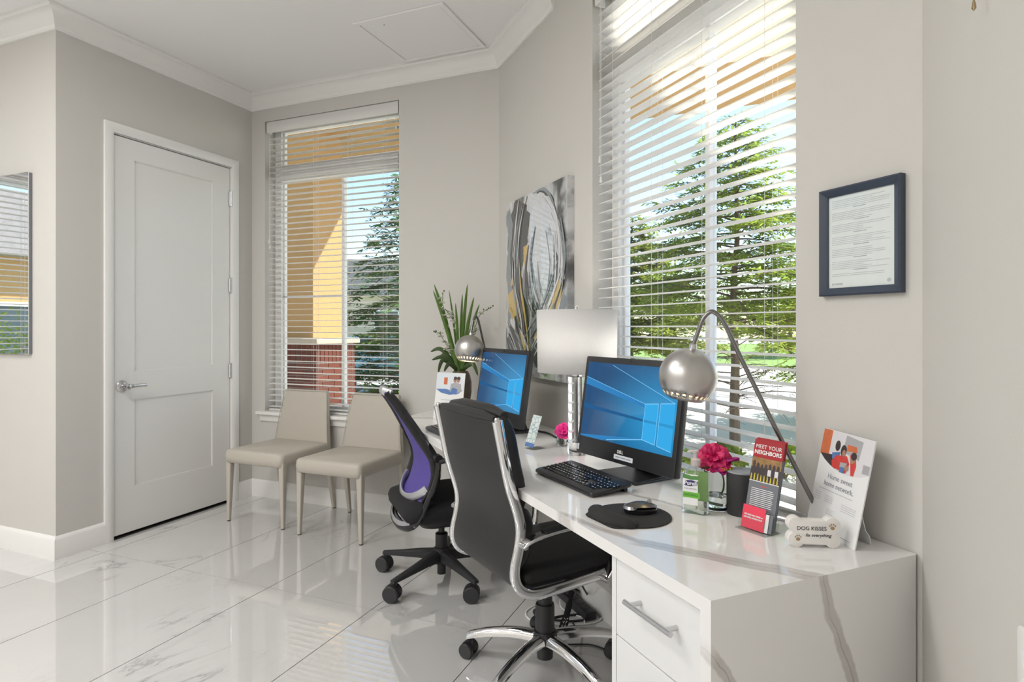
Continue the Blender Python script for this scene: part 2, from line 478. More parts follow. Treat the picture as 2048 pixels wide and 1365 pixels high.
def wall(name, label, a, bpt, opens=(), ext0=0.0, ext1=0.0, th=TH, zt=CEIL+.1):
    """inner face from a to bpt (room on the right-hand side is outside: thickness goes to the left of a->b)"""
    a = Vector(a); bpt = Vector(bpt); u = (bpt-a).normalized(); o = Vector((-u.y, u.x)); L = (bpt-a).length
    mb = MB()
    def bx(s0, s1, z0, z1):
        poly = [a+u*s0, a+u*s1, a+u*s1+o*th, a+u*s0+o*th]
        mb.prism([(p.x, p.y) for p in poly], z0, z1)
    s = -ext0
    for s0, s1, z0, z1 in sorted(opens):
        bx(s, s0, -.1, zt)
        if z0 > 0: bx(s0, s1, -.1, z0)
        bx(s0, s1, z1, zt); s = s1
    bx(s, L+ext1, -.1, zt)
    ob = mb.build(name, 'wall_paint', smooth=False); tag(ob, label, 'wall', kind='structure')
    return ob
WZ0, WZ1 = .640, 2.845
BW = (on_plane(530, 600, (0, YB), Vector((0, 1))).x - XD, -2.300 - XD)       # back window opening along the back wall
DWO = (dw_px(1185, 300)[0], 2.321)                                          # big window opening along the desk wall
DO = (2.470-YL, 3.376-YL)                                                   # door opening along the door wall
wall('wall_left', 'greige wall stub carrying the mirror, left of the door', (XW, YL), (XD-TH, YL), ext0=TH)
wall('wall_door', 'greige wall around the white door', (XD, YL), (XD, YB), [(DO[0], DO[1], 0, 2.462)], ext1=TH)
wall('wall_back', 'greige wall with the tall window behind the two beige chairs', (XD, YB), (P0.x, P0.y), [(BW[0], BW[1], WZ0, WZ1)], ext1=.06)
wall('wall_desk', 'angled greige wall behind the desk with painting, big window and certificate', P0, P1, [(DWO[0], DWO[1], WZ0, WZ1)], ext0=.0, ext1=.06)
wall('wall_right', 'pale plain wall at the right edge beside the desk end', P1, (XR, YS), ext1=TH)
wall('wall_south', 'plain greige wall behind the viewer', (XR, YS), (XW, YS), ext1=TH)
# west windows, measured from the south end of the west wall
WWO = [(5.38, 6.58), (3.2, 4.4), (1.0, 2.2)]
wall('wall_west', 'greige wall with windows opposite the desk', (XW, YS), (XW, YL), [(a, c, WZ0, WZ1) for a, c in WWO])

# crown moulding, mitred along the walls; it returns to the wall before the big window
def sweep_path(path, prof, name, m, label, cat, caps=True):
    path = [Vector(p) for p in path]; n = len(path); rings = []
    for i in range(n):
        d0 = (path[i]-path[i-1]).normalized() if i > 0 else None
        d1 = (path[i+1]-path[i]).normalized() if i < n-1 else None
        if d0 is None: nn = Vector((d1.y, -d1.x))
        elif d1 is None: nn = Vector((d0.y, -d0.x))
        else:
            n0 = Vector((d0.y, -d0.x)); n1 = Vector((d1.y, -d1.x)); nn = (n0+n1); nn = nn/ nn.dot(n0)
        rings.append([(path[i].x+nn.x*o, path[i].y+nn.y*o, z) for o, z in prof])
    mb = MB(); mb.loft(rings); ob = mb.build(name, m, smooth=True, sharp=25); tag(ob, label, cat, kind='structure'); return ob
def crown_prof():
    z0, z1, w_ = 2.935, CEIL, .088
    pr = [(0.0, z0), (.012, z0), (.012, z0+.014), (.017, z0+.020)]
    for k in range(7):
        a = k/6*PI/2; pr.append((.020+(w_-.030)*(1-math.cos(a)), z0+.024+(z1-z0-.046)*math.sin(a)))
    pr += [(w_-.006, z1-.016), (w_, z1-.013), (w_, z1), (0, z1)]
    return pr
CROWN_END = DW(.79, 0)
sweep_path([(XW, YL), (XD, YL), (XD, YB), P0, CROWN_END], crown_prof(), 'trim_1', 'trim_white', 'white crown moulding around the ceiling of the nook', 'moulding')

def base_prof(h=.128):
    return [(0, 0), (.016, 0), (.016, h-.030), (.0145, h-.026), (.0145, h-.022), (.011, h-.012), (.006, h-.003), (.004, h), (0, h)]
sweep_path([(XW, YL), (XD, YL), (XD, 2.426)], base_prof(), 'baseboard_left', 'trim_white', 'white baseboard wrapping the wall corner left of the door', 'baseboard')
sweep_path([(XD, 3.423), (XD, YB), P0, P1, (XR, YS)], base_prof(), 'baseboard_back', 'trim_white', 'white baseboard under the window and behind the desk', 'baseboard')
sweep_path([(XR, YS), (XW, YS), (XW, YL)], base_prof(), 'baseboard_rear', 'trim_white', 'white baseboard along the rear walls', 'baseboard')

# ceiling access hatch
t = thing('ceiling_hatch', 'square white attic access hatch with thin frame in the ceiling', 'hatch', (-1.895, 3.178, CEIL-.012))
b = MB()
for q in ((-.297, .297, -.277, -.247), (-.297, .297, .247, .277), (-.297, -.267, -.247, .247), (.267, .297, -.247, .247)): b.box(q[0], q[1], q[2], q[3], 0, .012)
b.build('hatch_frame', 'ceiling_paint', t, smooth=False, bevel=.003)
b = MB(); b.box(-.264, .264, -.244, .244, .004, .0118); b.build('hatch_panel', 'ceiling_paint', t, smooth=False)
b = MB(); b.lathe([(.004, 0.001), (.004, .004)], 10, (-.13, -.20, 0)); b.build('latch', 'satin_chrome', t)

# ------------------------------------------------------------------ door
t = thing('door_1', 'white two-panel shaker door with brushed lever handle and three hinges', 'door', (XD, 2.486, 0), 0, kind='structure')
DWd, DH = .874, 2.440                                                      # leaf, local: y along the wall, x into the room
b = MB(); th0 = -.012
z0 = .018
def fr(y0, y1, za, zb): b.box(-.045, th0, y0, y1, za, zb)
fr(0, DWd, z0, .297); fr(0, DWd, .837, 1.012); fr(0, DWd, 2.330, z0+DH-.004)
fr(0, .139, .297, .837); fr(0, .139, 1.012, 2.330); fr(.724, DWd, .297, .837); fr(.724, DWd, 1.012, 2.330)
b.build('door_leaf', 'door_white', t, smooth=False)
for nm, za, zb in (('lower_panel', .297, .837), ('upper_panel', 1.012, 2.330)):
    b = MB(); b.box(-.040, th0-.009, .139, .724, za, zb)
    # small chamfer strips around the panel
    for y0, y1, q0, q1 in ((.139, .144, za, zb), (.719, .724, za, zb)): b.box(th0-.009, th0-.003, y0, y1, q0, q1)
    for q0, q1 in ((za, za+.005), (zb-.005, zb)): b.box(th0-.009, th0-.003, .139, .724, q0, q1)
    b.build(nm, 'door_white', t, smooth=False)
cw = .058
b = MB()
cp = [(0, 0), (.006, 0), (.012, .012), (.015, .022), (.016, cw-.008), (.013, cw), (0, cw)]
ring = []
ya, yb_, zt = -.005, DWd+.005, z0+DH+.006
def casring(yy, zz, sy, sz): return [(o, yy+sy*w_, zz+sz*w_) for o, w_ in cp]
b.loft([casring(ya, 0, -1, 0), casring(ya, zt, -1, 1), casring(yb_, zt, 1, 1), casring(yb_, 0, 1, 0)])
b.build('door_casing', 'trim_white', t)
b = MB(); b.box(-.195, 0.0, -.016, -.004, 0, zt+.010); b.box(-.195, 0, DWd+.004, DWd+.016, 0, zt+.010); b.box(-.195, 0, -.004, DWd+.004, z0+DH+.002, zt+.010)
b.build('door_jamb', 'trim_white', t, smooth=False)
b = MB(); b.box(-.195, -.050, -.004, DWd+.004, 0.0005, zt); b.build('dark_gap', 'gap_dark', t, smooth=False)  # near-black box stands in for the shade behind the door leaf
b = MB(); b.box(-.195, -.004, -.004, DWd+.004, -.02, .0004); b.build('threshold', 'gap_dark', t, smooth=False)  # dark strip painted as the shade in the gap under the door
for zc in (.967, 1.595, 2.231):
    b = MB(); b.tube([(0.0, DWd+.003, zc-.05), (0.0, DWd+.003, zc+.05)], .0065, 10); b.box(-.012, -.002, DWd-.012, DWd+.012, zc-.05, zc+.05)
    for q in (-.052, .052): b.lathe([(.0075, -.003), (.0075, .003)], 10, (0, DWd+.003, zc+q))
    b.build('hinge', 'satin_chrome', t)
hd = MB(); zc = .925
hd.loft([[(x_, .055+r*math.cos(a), zc+r*math.sin(a)) for a in [2*PI*k/24 for k in range(24)]] for x_, r in ((-.011, .036), (-.006, .036), (.0, .030), (.004, .020), (.008, .012), (.030, .012), (.034, .018), (.056, .018), (.060, .012))])
hnd = hd.build('handle_rose', 'satin_chrome', t)
b = MB(); b.tube(smooth_path([(.046, .058, zc), (.048, .09, zc+.001), (.047, .13, zc+.002), (.045, .178, zc)], 5), [.011]*6+[.0095]*6+[.0085]*4, 10, flat=(1.15, .7)); b.build('lever', 'satin_chrome', hnd)
b = MB(); b.box(-.030, -.004, -.006, -.0015, zc-.03, zc+.03); b.build('latch_plate', 'satin_chrome', t, smooth=False)

# ------------------------------------------------------------------ windows and blinds
SLAT = None
def window(name, label, origin, rz, W, mull, half_rail=False):
    """local: x along the wall, y outward, z up; origin = lower left inner corner of the opening"""
    H = WZ1-WZ0
    t = thing(name, label, 'window', (origin[0], origin[1], WZ0), rz, kind='structure')
    y0, y1 = .105, .165; f = .062
    b = MB(); b.box(0, f, y0, y1, 0, H); b.box(W-f, W, y0, y1, 0, H); b.box(f, W-f, y0, y1, 0, f); b.box(f, W-f, y0, y1, H-f, H)
    b.box(f, f+.014, y0+.02, y1-.012, f, H-f); b.box(W-f-.014, W-f, y0+.02, y1-.012, f, H-f)
    b.build('window_frame', 'vinyl_white', t, smooth=False, bevel=.003)
    tz0, tz1 = 2.405-WZ0, 2.525-WZ0
    b = MB(); b.box(f, W-f, y0-.02, y1, tz0, tz1); b.build('transom_bar', 'vinyl_white', t, smooth=False, bevel=.004)
    b = MB(); b.box(mull-.012, mull+.012, y0+.012, y1-.012, f, tz0); b.build('mullion', 'vinyl_white', t, smooth=False, bevel=.003)
    for xa, xb, za, zb in ((f, mull-.012, f, tz0), (mull+.012, W-f, f, tz0), (f, W-f, tz1, H-f)):
        b = MB(); b.box(xa, xb, .137, .140, za, zb); b.build('pane', 'window_glass', t, smooth=False)
    if half_rail:
        b = MB(); b.box(f, mull-.012, y0+.02, y1-.02, 1.512-WZ0, 1.528-WZ0); b.build('muntin', 'vinyl_white', t, smooth=False)
    # stool and apron
    b = MB(); b.box(-.055, W+.055, -.045, .105, -.012, .012); b.build('window_sill', 'trim_white', t, smooth=False, bevel=.005)
    b = MB(); b.prism([(-.001, -.012), (-.022, -.012), (-.022, -.020), (-.016, -.060), (-.001, -.068)], -.035, W+.035, lambda y, z, x: (x, y, z)); b.build('sill_apron', 'trim_white', t, smooth=False)
    return t
def blind(label, origin, rz, W, tilt=2.0, cords='right', group='white slat blinds'):
    global SLAT
    H = WZ1-WZ0
    t = thing('window_blind', label, 'blind', (origin[0], origin[1], WZ0), rz, group)
    b = MB(); b.box(.008, W-.008, .006, .020, H-.086, H-.003); b.box(.012, W-.012, .020, .075, H-.045, H-.003)
    b.box(.008, .014, .006, .06, H-.086, H-.003); b.box(W-.014, W-.008, .006, .06, H-.086, H-.003)
    b.build('valance', 'slat_white', t, smooth=False, bevel=.003)
    pitch = .0433; n = int((H-.125)/pitch); y_ = .048
    b = MB(); hw = .025
    sec = [(-hw, 0), (-hw*.5, .0018), (hw*.5, .0018), (hw, 0), (hw, -.0026), (hw*.5, -.0010), (-hw*.5, -.0010), (-hw, -.0026)]
    b.prism(sec, .016, W-.016, lambda y, z, x: (x, y, z)); me = b.mesh('slat', 'slat_white', smooth=False)
    for k in range(n):
        zc = .046+k*pitch
        o = link('slat', me, t, (0, y_, zc), (math.radians(tilt+random.uniform(-.7, .7)), 0, 0))
    b = MB(); b.box(.016, W-.016, y_-.026, y_+.026, .014, .030); b.build('bottom_rail', 'slat_white', t, smooth=False, bevel=.004)
    for fx in (.12, .37, .63, .88):
        b = MB()
        for yy in (y_-.027, y_+.027): b.tube([(W*fx, yy, .03), (W*fx, yy, H-.05)], .0009, 4, cap=False)
        b.tube([(W*fx+.006, y_, .03), (W*fx+.006, y_, H-.05)], .0008, 4, cap=False)
        b.build('ladder_cord', 'cord_white', t, smooth=False)
    def pull(xc, zb):
        b = MB(); b.tube([(xc, .014, H-.08), (xc, .012, zb)], .0010, 5); c = b.build('pull_cord', 'cord_white', t)
        b = MB(); b.lathe([(.002, .028), (.004, .026), (.0065, .006), (.0075, .003), (.006, 0)], 10, (xc, .012, zb-.028)); b.build('tassel', 'cord_white', c)
    if cords == 'left': pull(.045, 2.06-WZ0); pull(.054, 1.97-WZ0); pull(W-.020, 2.33-WZ0)
    else: pull(.030, 1.95-WZ0); pull(.037, 1.91-WZ0); pull(W-.030, 2.68-WZ0)
    return t
WB = BW[1]-BW[0]; WD = DWO[1]-DWO[0]
mull_b = on_plane(689, 600, (0, YB+.135), Vector((0, 1))).x - (XD+BW[0])
Pm = on_plane(1422, 500, DW(0, -.135), N45); mull_d = (Pm.xy-P0).dot(U45) - DWO[0]
window('window_1', 'tall white vinyl window behind the two beige chairs', (XD+BW[0], YB), 0, WB, mull_b, True)
blind('white slat blind in the window behind the two beige chairs', (XD+BW[0], YB), 0, WB, cords='back')
o2 = DW(DWO[0], 0)
window('window_2', 'tall white vinyl window behind the near monitor and ball lamp', o2, -PI/4, WD, mull_d)
blind('white slat blind in the big window behind the near monitor', o2, -PI/4, WD, cords='left')
nm = ['nearest the mirror', 'in the middle of the far wall', 'at the rear end of the far wall']
for k, (a, c) in enumerate(WWO):
    window('window_%d' % (k+3), 'white vinyl window facing the desk, ' + nm[k], (XW, YS+a), PI/2, c-a, .62)
    blind('white slat blind facing the desk, ' + nm[k], (XW, YS+a), PI/2, c-a, tilt=-4)

# ------------------------------------------------------------------ fill panels added on the unseen ceiling to brighten the room
pl = 0
SPOTS = [(-4.45, -3.5, 'by the rear wall on the window side'), (-3.1, -3.5, 'by the rear wall in the middle'), (-1.7, -3.5, 'by the rear wall on the desk side'), (-4.45, -1.2, 'mid-room on the window side'), (-3.1, -1.2, 'mid-room in the middle'), (-1.7, -1.2, 'mid-room on the desk side'), (-3.35, .55, 'front row on the door side'), (-2.1, .85, 'front row on the desk side')]
for xx, yy, wh in SPOTS:
    if True:
        t = thing('ceiling_light', 'flat white LED ceiling panel, ' + wh, 'light', (xx, yy, CEIL-.014), 0, 'LED ceiling panels'); pl += 1
        b = MB(); 
        for q in ((-.31, .31, -.31, -.29), (-.31, .31, .29, .31), (-.31, -.29, -.29, .29), (.29, .31, -.29, .29)): b.box(q[0], q[1], q[2], q[3], 0, .014)
        b.build('frame', 'vinyl_white', t, smooth=False)
        b = MB(); b.box(-.289, .289, -.289, .289, .005, .0135); b.build('diffuser', 'panel_glow', t, smooth=False)
        ld = bpy.data.lights.new('panel_lamp', 'AREA'); ld.shape = 'SQUARE'; ld.size = .57; ld.energy = PANEL_W; ld.color = (1, .985, .965)
        link('panel_lamp', ld, t, (0, 0, -.002))

# ================================================================== OUTSIDE
GZ = -.35
b = MB(); b.prism([(-60, -40), (60, -40), (60, 90), (-60, 90)], GZ-.2, GZ); 
tag(b.build('ground', 'concrete', smooth=False), 'pale sunlit paving outside the windows', 'paving', kind='structure')
def slab(name, poly, z, m, label, cat):
    b = MB(); b.prism(poly, GZ-.02, z); return tag(b.build(name, m, smooth=False), label, cat, kind='structure')
slab('lawn', [(-60, 27), (60, 27), (60, 62), (-60, 62)], GZ+.03, 'grass', 'bright green lawn far behind the trees', 'lawn')
slab('street', [(-60, 15), (60, 15), (60, 21), (-60, 21)], GZ+.012, 'asphalt', 'grey parking lane between paving and lawn', 'street')
slab('planting_bed', [(-9, 6.6), (-2.4, 6.6), (-2.4, 13), (-9, 13)], GZ+.03, 'grass', 'grassy bed around the dark fir behind the far window', 'lawn')
slab('rear_lawn', [(-40, -14), (-13, -14), (-13, 12), (-40, 12)], GZ+.03, 'grass', 'green lawn outside the windows opposite the desk', 'lawn')

# porch: brick pier with single bricks, stone cap, stucco column, beam and roof
PX1, PY0, PY1 = -4.475, 5.30, 5.98; PX0 = PX1-.68; PZ = 1.095
t = thing('porch_pier', 'brick pier with stone cap and orange stucco column outside the far window', 'pier', (PX1, PY0, GZ))
b = MB(); b.box(-.675, -.008, .008, .675, 0, PZ-GZ); b.build('mortar_core', 'mortar', t, smooth=False)
bl, bh, jt = .2032, .0677, .010
brick_s = MB().box(0, bl-jt, -.0, .012, 0, bh-jt).mesh('brick', 'brick', smooth=False)
sold_s = MB().box(0, bh-jt, 0, .012, 0, bl-jt).mesh('brick', 'brick', smooth=False)
half_s = MB().box(0, bl/2-jt, 0, .012, 0, bh-jt).mesh('brick', 'brick', smooth=False)
top = PZ-GZ; cutm = {}
for face in (0, 1):
    def put(me, a, z):
        if face == 0: link('brick', me, t, (-.68+a, 0, z), (0, 0, 0))
        else: link('brick', me, t, (0, a, z), (0, 0, PI/2))
    k = 0; a = .002
    while a+bh < .684: put(sold_s, a, top-bl+jt*.5); a += bh
    z = top-bl-bh; row = 0
    while z > .25:
        a = .002 + (0 if row % 2 else 0)
        if row % 2: put(half_s, a, z); a += bl/2
        while a+bl < .684: put(brick_s, a, z); a += bl
        if .682-a > .02: put(cutm.setdefault(round(a, 3), MB().box(0, .682-a-.001, 0, .012, 0, bh-jt).mesh('brick', 'brick', smooth=False)), a, z)
        z -= bh; row += 1
b = MB(); b.box(-.72, .045, -.045, .72, top, top+.065); b.build('stone_cap', 'stone_cap', t, smooth=False, bevel=.012)
b = MB(); b.box(-.60, -.087, .05, .558, top+.065, 3.48-GZ); b.build('stucco_column', 'stucco', t, smooth=False)
b = MB(); b.box(-7.5, 7.0, 5.30, 6.46, 3.40, 3.95)
t = thing('porch_roof', 'orange stucco porch beam and cream soffit above the windows', 'roof', (0, 5.9, 3.48))
b = MB(); b.box(-7.5, 7.5, -.55, .56, 0, .55); b.build('beam', 'stucco', t, smooth=False)
b = MB(); b.box(-7.5, 7.5, -2.05, -.551, .0, .55); b.build('soffit', 'stucco_cream', t, smooth=False)
b = MB(); b.box(-7.6, 7.6, -2.1, .75, .55, .62); b.build('roof_deck', 'roof_shingle', t, smooth=False)

# trees
def conifer(name, label, loc, Ht, spread, seed, fm, droop=.25, z_first=.6, nb=70, leaf=.13, tr=.06, group=None, lw=.011, dens=1.0, bare=0):
    rnd = random.Random(seed); t = thing(name, label, 'tree', loc, 0, group)
    b = MB(); b.tube([(rnd.uniform(-.03, .03)*(k > 0), rnd.uniform(-.03, .03)*(k > 0), Ht*k/8) for k in range(9)], [tr*(1-.88*k/8) for k in range(9)], 8); b.build('trunk', 'bark', t)
    br = MB(); lf = MB()
    for i in range(nb):
        f = (i+rnd.random())/nb; z0 = z_first+(Ht-z_first)*f
        L = spread*(1-f)**.75*rnd.uniform(.65, 1.1)+.12; az = i*2.399+rnd.uniform(-.3, .3)
        dr = droop*rnd.uniform(.4, 1.3); ca, sa = math.cos(az), math.sin(az); pts = []
        up = rnd.uniform(.05, .35)
        for k in range(6):
            s_ = k/5; rr = L*s_; pts.append(Vector((ca*rr, sa*rr, z0+L*(up*s_-dr*s_*s_*1.2))))
        br.tube(pts, [.016*(1-.8*k/5)*(.5+L/spread*.6) for k in range(6)], 4, cap=False)
        nt_ = max(4, int(L/.085*dens))
        for j in range(nt_):
            s_ = .18+.82*(j+rnd.random()*.6)/nt_; s_ = min(s_, 1); k = min(int(s_*5), 4); fr_ = s_*5-k
            c = pts[k].lerp(pts[k+1], fr_); sd = 1 if j % 2 else -1
            ta = az+sd*rnd.uniform(.5, 1.2); tl = (.16+.24*L*(1-s_*.6))*rnd.uniform(.6, 1.15)
            td = Vector((math.cos(ta), math.sin(ta), rnd.uniform(-.55, .15))).normalized()
            e = c+td*tl; br.tube([c, e], [.004, .002], 3, cap=False)
            nn = max(5, int(tl/.028*dens))
            for q in range(nn):
                s2 = (q+.5)/nn; p = c.lerp(e, s2); sg = 1 if q % 2 else -1
                la = ta+sg*rnd.uniform(.5, 1.0); ld_ = Vector((math.cos(la), math.sin(la), rnd.uniform(-.6, .35))).normalized()
                le = leaf*rnd.uniform(.6, 1.1)*(1.1-.5*s2); wv = ld_.cross(Vector((rnd.uniform(-.5, .5), rnd.uniform(-.5, .5), 1))).normalized()*lw
                lf.add([p, p+ld_*le*.5+wv, p+ld_*le, p+ld_*le*.5-wv], [(0, 1, 2, 3)])
    for i in range(bare):
        z0 = .35+(z_first-.2)*rnd.random(); L = rnd.uniform(.5, 1.25); az = rnd.uniform(0, 2*PI)
        p0_ = Vector((0, 0, z0)); p1_ = Vector((math.cos(az)*L, math.sin(az)*L, z0+rnd.uniform(-.1, .3))); br.tube([p0_, p0_.lerp(p1_, .5)+Vector((0, 0, .05)), p1_], [.010, .007, .003], 4, cap=False)
        for j in range(9):
            c = p0_.lerp(p1_, rnd.uniform(.25, 1)); ta = az+rnd.choice((-1, 1))*rnd.uniform(.4, 1.2); tl = rnd.uniform(.12, .4)
            br.tube([c, c+Vector((math.cos(ta)*tl, math.sin(ta)*tl, rnd.uniform(-.2, .15)))], [.004, .0015], 3, cap=False)
    br.build('branches', 'bark', t, recalc=False, smooth=False)
    o = lf.build('foliage', fm, t, recalc=False, smooth=False); tag(o, kind='stuff')
    return t
def gp(px, Z): p = VD*Z+VR*((px-CXP)/FPX*Z); return (p.x, p.y, GZ)
conifer('conifer_tree', 'feathery light green conifer with straight trunk behind the ball lamp', gp(1470, 8.6), 4.6, 1.95, 3, 'needles', z_first=1.55, nb=105, tr=.075, lw=.016, leaf=.15, dens=1.3, bare=26, droop=.2)
conifer('conifer_tree', 'olive green conifer left of the trunked one, low in the big window', gp(1262, 12.6), 3.9, 1.9, 11, 'needles_olive', z_first=1.1, nb=100, tr=.07, lw=.022, leaf=.2, dens=1.4)
conifer('conifer_tree', 'dark green fir behind the window with the brick pier', gp(815, 8.9), 3.9, 1.5, 5, 'needles_dark', z_first=.25, nb=120, tr=.06, droop=.35, lw=.017, dens=1.25)
conifer('conifer_tree', 'pale green conifer at the right end of the big window', gp(1690, 10.5), 3.6, 1.7, 21, 'needles', z_first=.8, nb=80, tr=.06, lw=.018, leaf=.16, dens=1.2)
conifer('conifer_tree', 'tall distant conifer standing on the far lawn', gp(1350, 30), 6.0, 2.6, 31, 'needles_dark', z_first=1.0, nb=50, tr=.12, leaf=.35, lw=.05, dens=.45)
conifer('conifer_tree', 'bushy distant conifer on the lawn at the right', gp(1580, 33), 5.6, 3.0, 33, 'needles_dark', z_first=.6, nb=50, tr=.12, leaf=.35, lw=.05, dens=.45)
def shrub(label, loc, r, h, seed, n=900):
    rnd = random.Random(seed); t = thing('shrub', label, 'shrub', loc, 0, 'garden shrubs'); lf = MB(); st_ = MB()
    for i in range(7):
        a = rnd.uniform(0, 2*PI); st_.tube([(0, 0, 0), (math.cos(a)*r*.4, math.sin(a)*r*.4, h*.5), (math.cos(a)*r*.7, math.sin(a)*r*.7, h*.85)], [.012, .008, .004], 4)
    st_.build('stems', 'bark', t)
    for i in range(n):
        a = rnd.uniform(0, 2*PI); u_ = rnd.uniform(0, 1); ph = math.acos(1-u_); rr = rnd.uniform(.75, 1.05)
        p = Vector((r*rr*math.sin(ph)*math.cos(a), r*rr*math.sin(ph)*math.sin(a), .08+h*rr*math.cos(ph)))
        d_ = Vector((rnd.gauss(0, 1), rnd.gauss(0, 1), rnd.gauss(.4, 1))).normalized(); wv = d_.orthogonal().normalized()*.018; le = .07
        lf.add([p, p+d_*le*.5+wv, p+d_*le, p+d_*le*.5-wv], [(0, 1, 2, 3)])
    tag(lf.build('foliage', 'shrub_green', t, recalc=False, smooth=False), kind='stuff')
for k, (px, Z, r, h_) in enumerate(((1352, 6.4, .26, .25), (1446, 6.9, .24, .22), (1570, 6.6, .26, .30))):
    shrub(['round yellow-green shrub below the big window, behind the near monitor edge', 'round yellow-green shrub behind the rose', 'round yellow-green shrub behind the brochures', 'round yellow-green shrub behind the near monitor'][k], gp(px, Z), r, h_, 50+k)
for k, (x_, y_) in enumerate(((-8.2, -1.50), (-8.3, -.1), (-8.1, 1.25))):
    shrub(['bright shrub outside the windows opposite the desk, left one', 'bright shrub outside the windows opposite the desk, middle one', 'bright shrub outside the windows opposite the desk, right one'][k], (x_, y_, GZ), .60, 1.72, 70+k, 1900)

# houses
def house(label, loc, rz, W_, D_, Hw, Hr, wallm, wins, far=True):
    t = thing('house', label, 'building', loc, rz)
    b = MB(); b.box(-W_/2, W_/2, 0, D_, 0, Hw); b.build('walls', wallm, t, smooth=False)
    b = MB(); e = .5; b.prism([(-W_/2-e, Hw), (W_/2+e, Hw), (W_/2*.55, Hw+Hr), (-W_/2*.55, Hw+Hr)], -e, D_+e, lambda x, z, y: (x, y, z)); b.build('roof', 'roof_shingle', t, smooth=False)
    for x0, x1, z0, z1 in wins:
        b = MB()
        for q in ((x0-.09, x1+.09, z0-.09, z0), (x0-.09, x1+.09, z1, z1+.09), (x0-.09, x0, z0, z1), (x1, x1+.09, z0, z1), ((x0+x1)/2-.03, (x0+x1)/2+.03, z0, z1)): b.box(q[0], q[1], -.06, 0, q[2], q[3])
        wn = b.build('window', 'vinyl_white', t, smooth=False)
        b = MB(); b.box(x0, x1, -.03, -.01, z0, z1); b.build('pane', 'car_glass', wn, smooth=False)
    return t
hp = gp(705, 38)
house('tan far house with grey roof and white windows beyond the fir', hp, math.radians(28), 13, 8, 3.6, 2.2, 'siding', [(-5, -3.6, 1.0, 2.6), (-2, -.6, 1.0, 2.6), (1.4, 2.8, 1.0, 2.6), (4, 5.4, 1.0, 2.6)])
house('orange stucco house with grey roof outside the windows opposite the desk', (-15.5, -4.0, GZ), PI/2, 12, 7, 3.2, 1.4, 'stucco', [(-4, -2.4, .9, 2.1), (-.4, 1.2, .9, 2.1), (3, 4.6, .9, 2.1)])

# parked car
def car(label, loc, rz, paint):
    t = thing('car', label, 'car', loc, rz)
    prof = [(-2.2, .35), (-2.22, .75), (-2.1, .92), (-1.5, .98), (-1.0, 1.38), (.6, 1.42), (1.25, 1.0), (2.0, .85), (2.2, .65), (2.2, .35)]
    b = MB(); b.prism(prof, -.85, .85, lambda x, z, y: (x, y, z)); b.build('body', paint, t, bevel=.08, bseg=3)
    b = MB(); b.prism([(-1.36, 1.02), (-.95, 1.33), (.55, 1.36), (1.08, 1.02)], -.862, .862, lambda x, z, y: (x, y, z)); b.build('side_glass', 'car_glass', t, smooth=False)
    for sx in (-1.35, 1.35):
        for sy in (-.80, .80):
            b = MB(); b.tube([(sx, sy-.1, .32), (sx, sy+.1, .32)], .32, 20, up=(0, 0, 1)); wv = b.build('wheel', 'tyre', t)
            b = MB(); b.tube([(sx, sy-.108, .32), (sx, sy+.108, .32)], .19, 14, up=(0, 0, 1)); b.build('hubcap', 'silver_plastic', wv)
    for sy in (-.65, .65):
        b = MB(); b.box(-2.24, -2.16, sy-.16, sy+.16, .70, .86); b.build('tail_light', 'car_red', t, smooth=False)
        b = MB(); b.box(2.12, 2.22, sy-.16, sy+.16, .62, .76); b.build('headlight', 'photo_white', t, smooth=False)
car('teal parked car half hidden behind the dark fir', gp(775, 16.5), math.radians(20), 'car_paint')
slab('brick_path', [tuple(gp(1190, 9.3)[:2]), tuple(gp(1200, 7.6)[:2]), tuple(gp(1345, 7.6)[:2]), tuple(gp(1370, 9.3)[:2])], GZ+.02, 'pink_paver', 'pinkish red paved strip low outside the big window', 'paving')
# ================================================================== MIRROR, PAINTING, CERTIFICATE, small wall things
b = MB(); b.box(-4.56, -3.826, -.032, -.006, 1.135, 2.163)
t = thing('wall_mirror', 'frameless rectangular mirror reflecting a blind, left of the door corner', 'mirror', (-4.193, YL, 1.135))
b = MB(); b.box(-.367, .367, -.022, -.018, 0, 1.028); b.build('mirror_glass', 'mirror', t, smooth=False)
b = MB(); b.box(-.366, .366, -.018, -.0005, 0.001, 1.027); b.build('backing', 'slate_print', t, smooth=False)

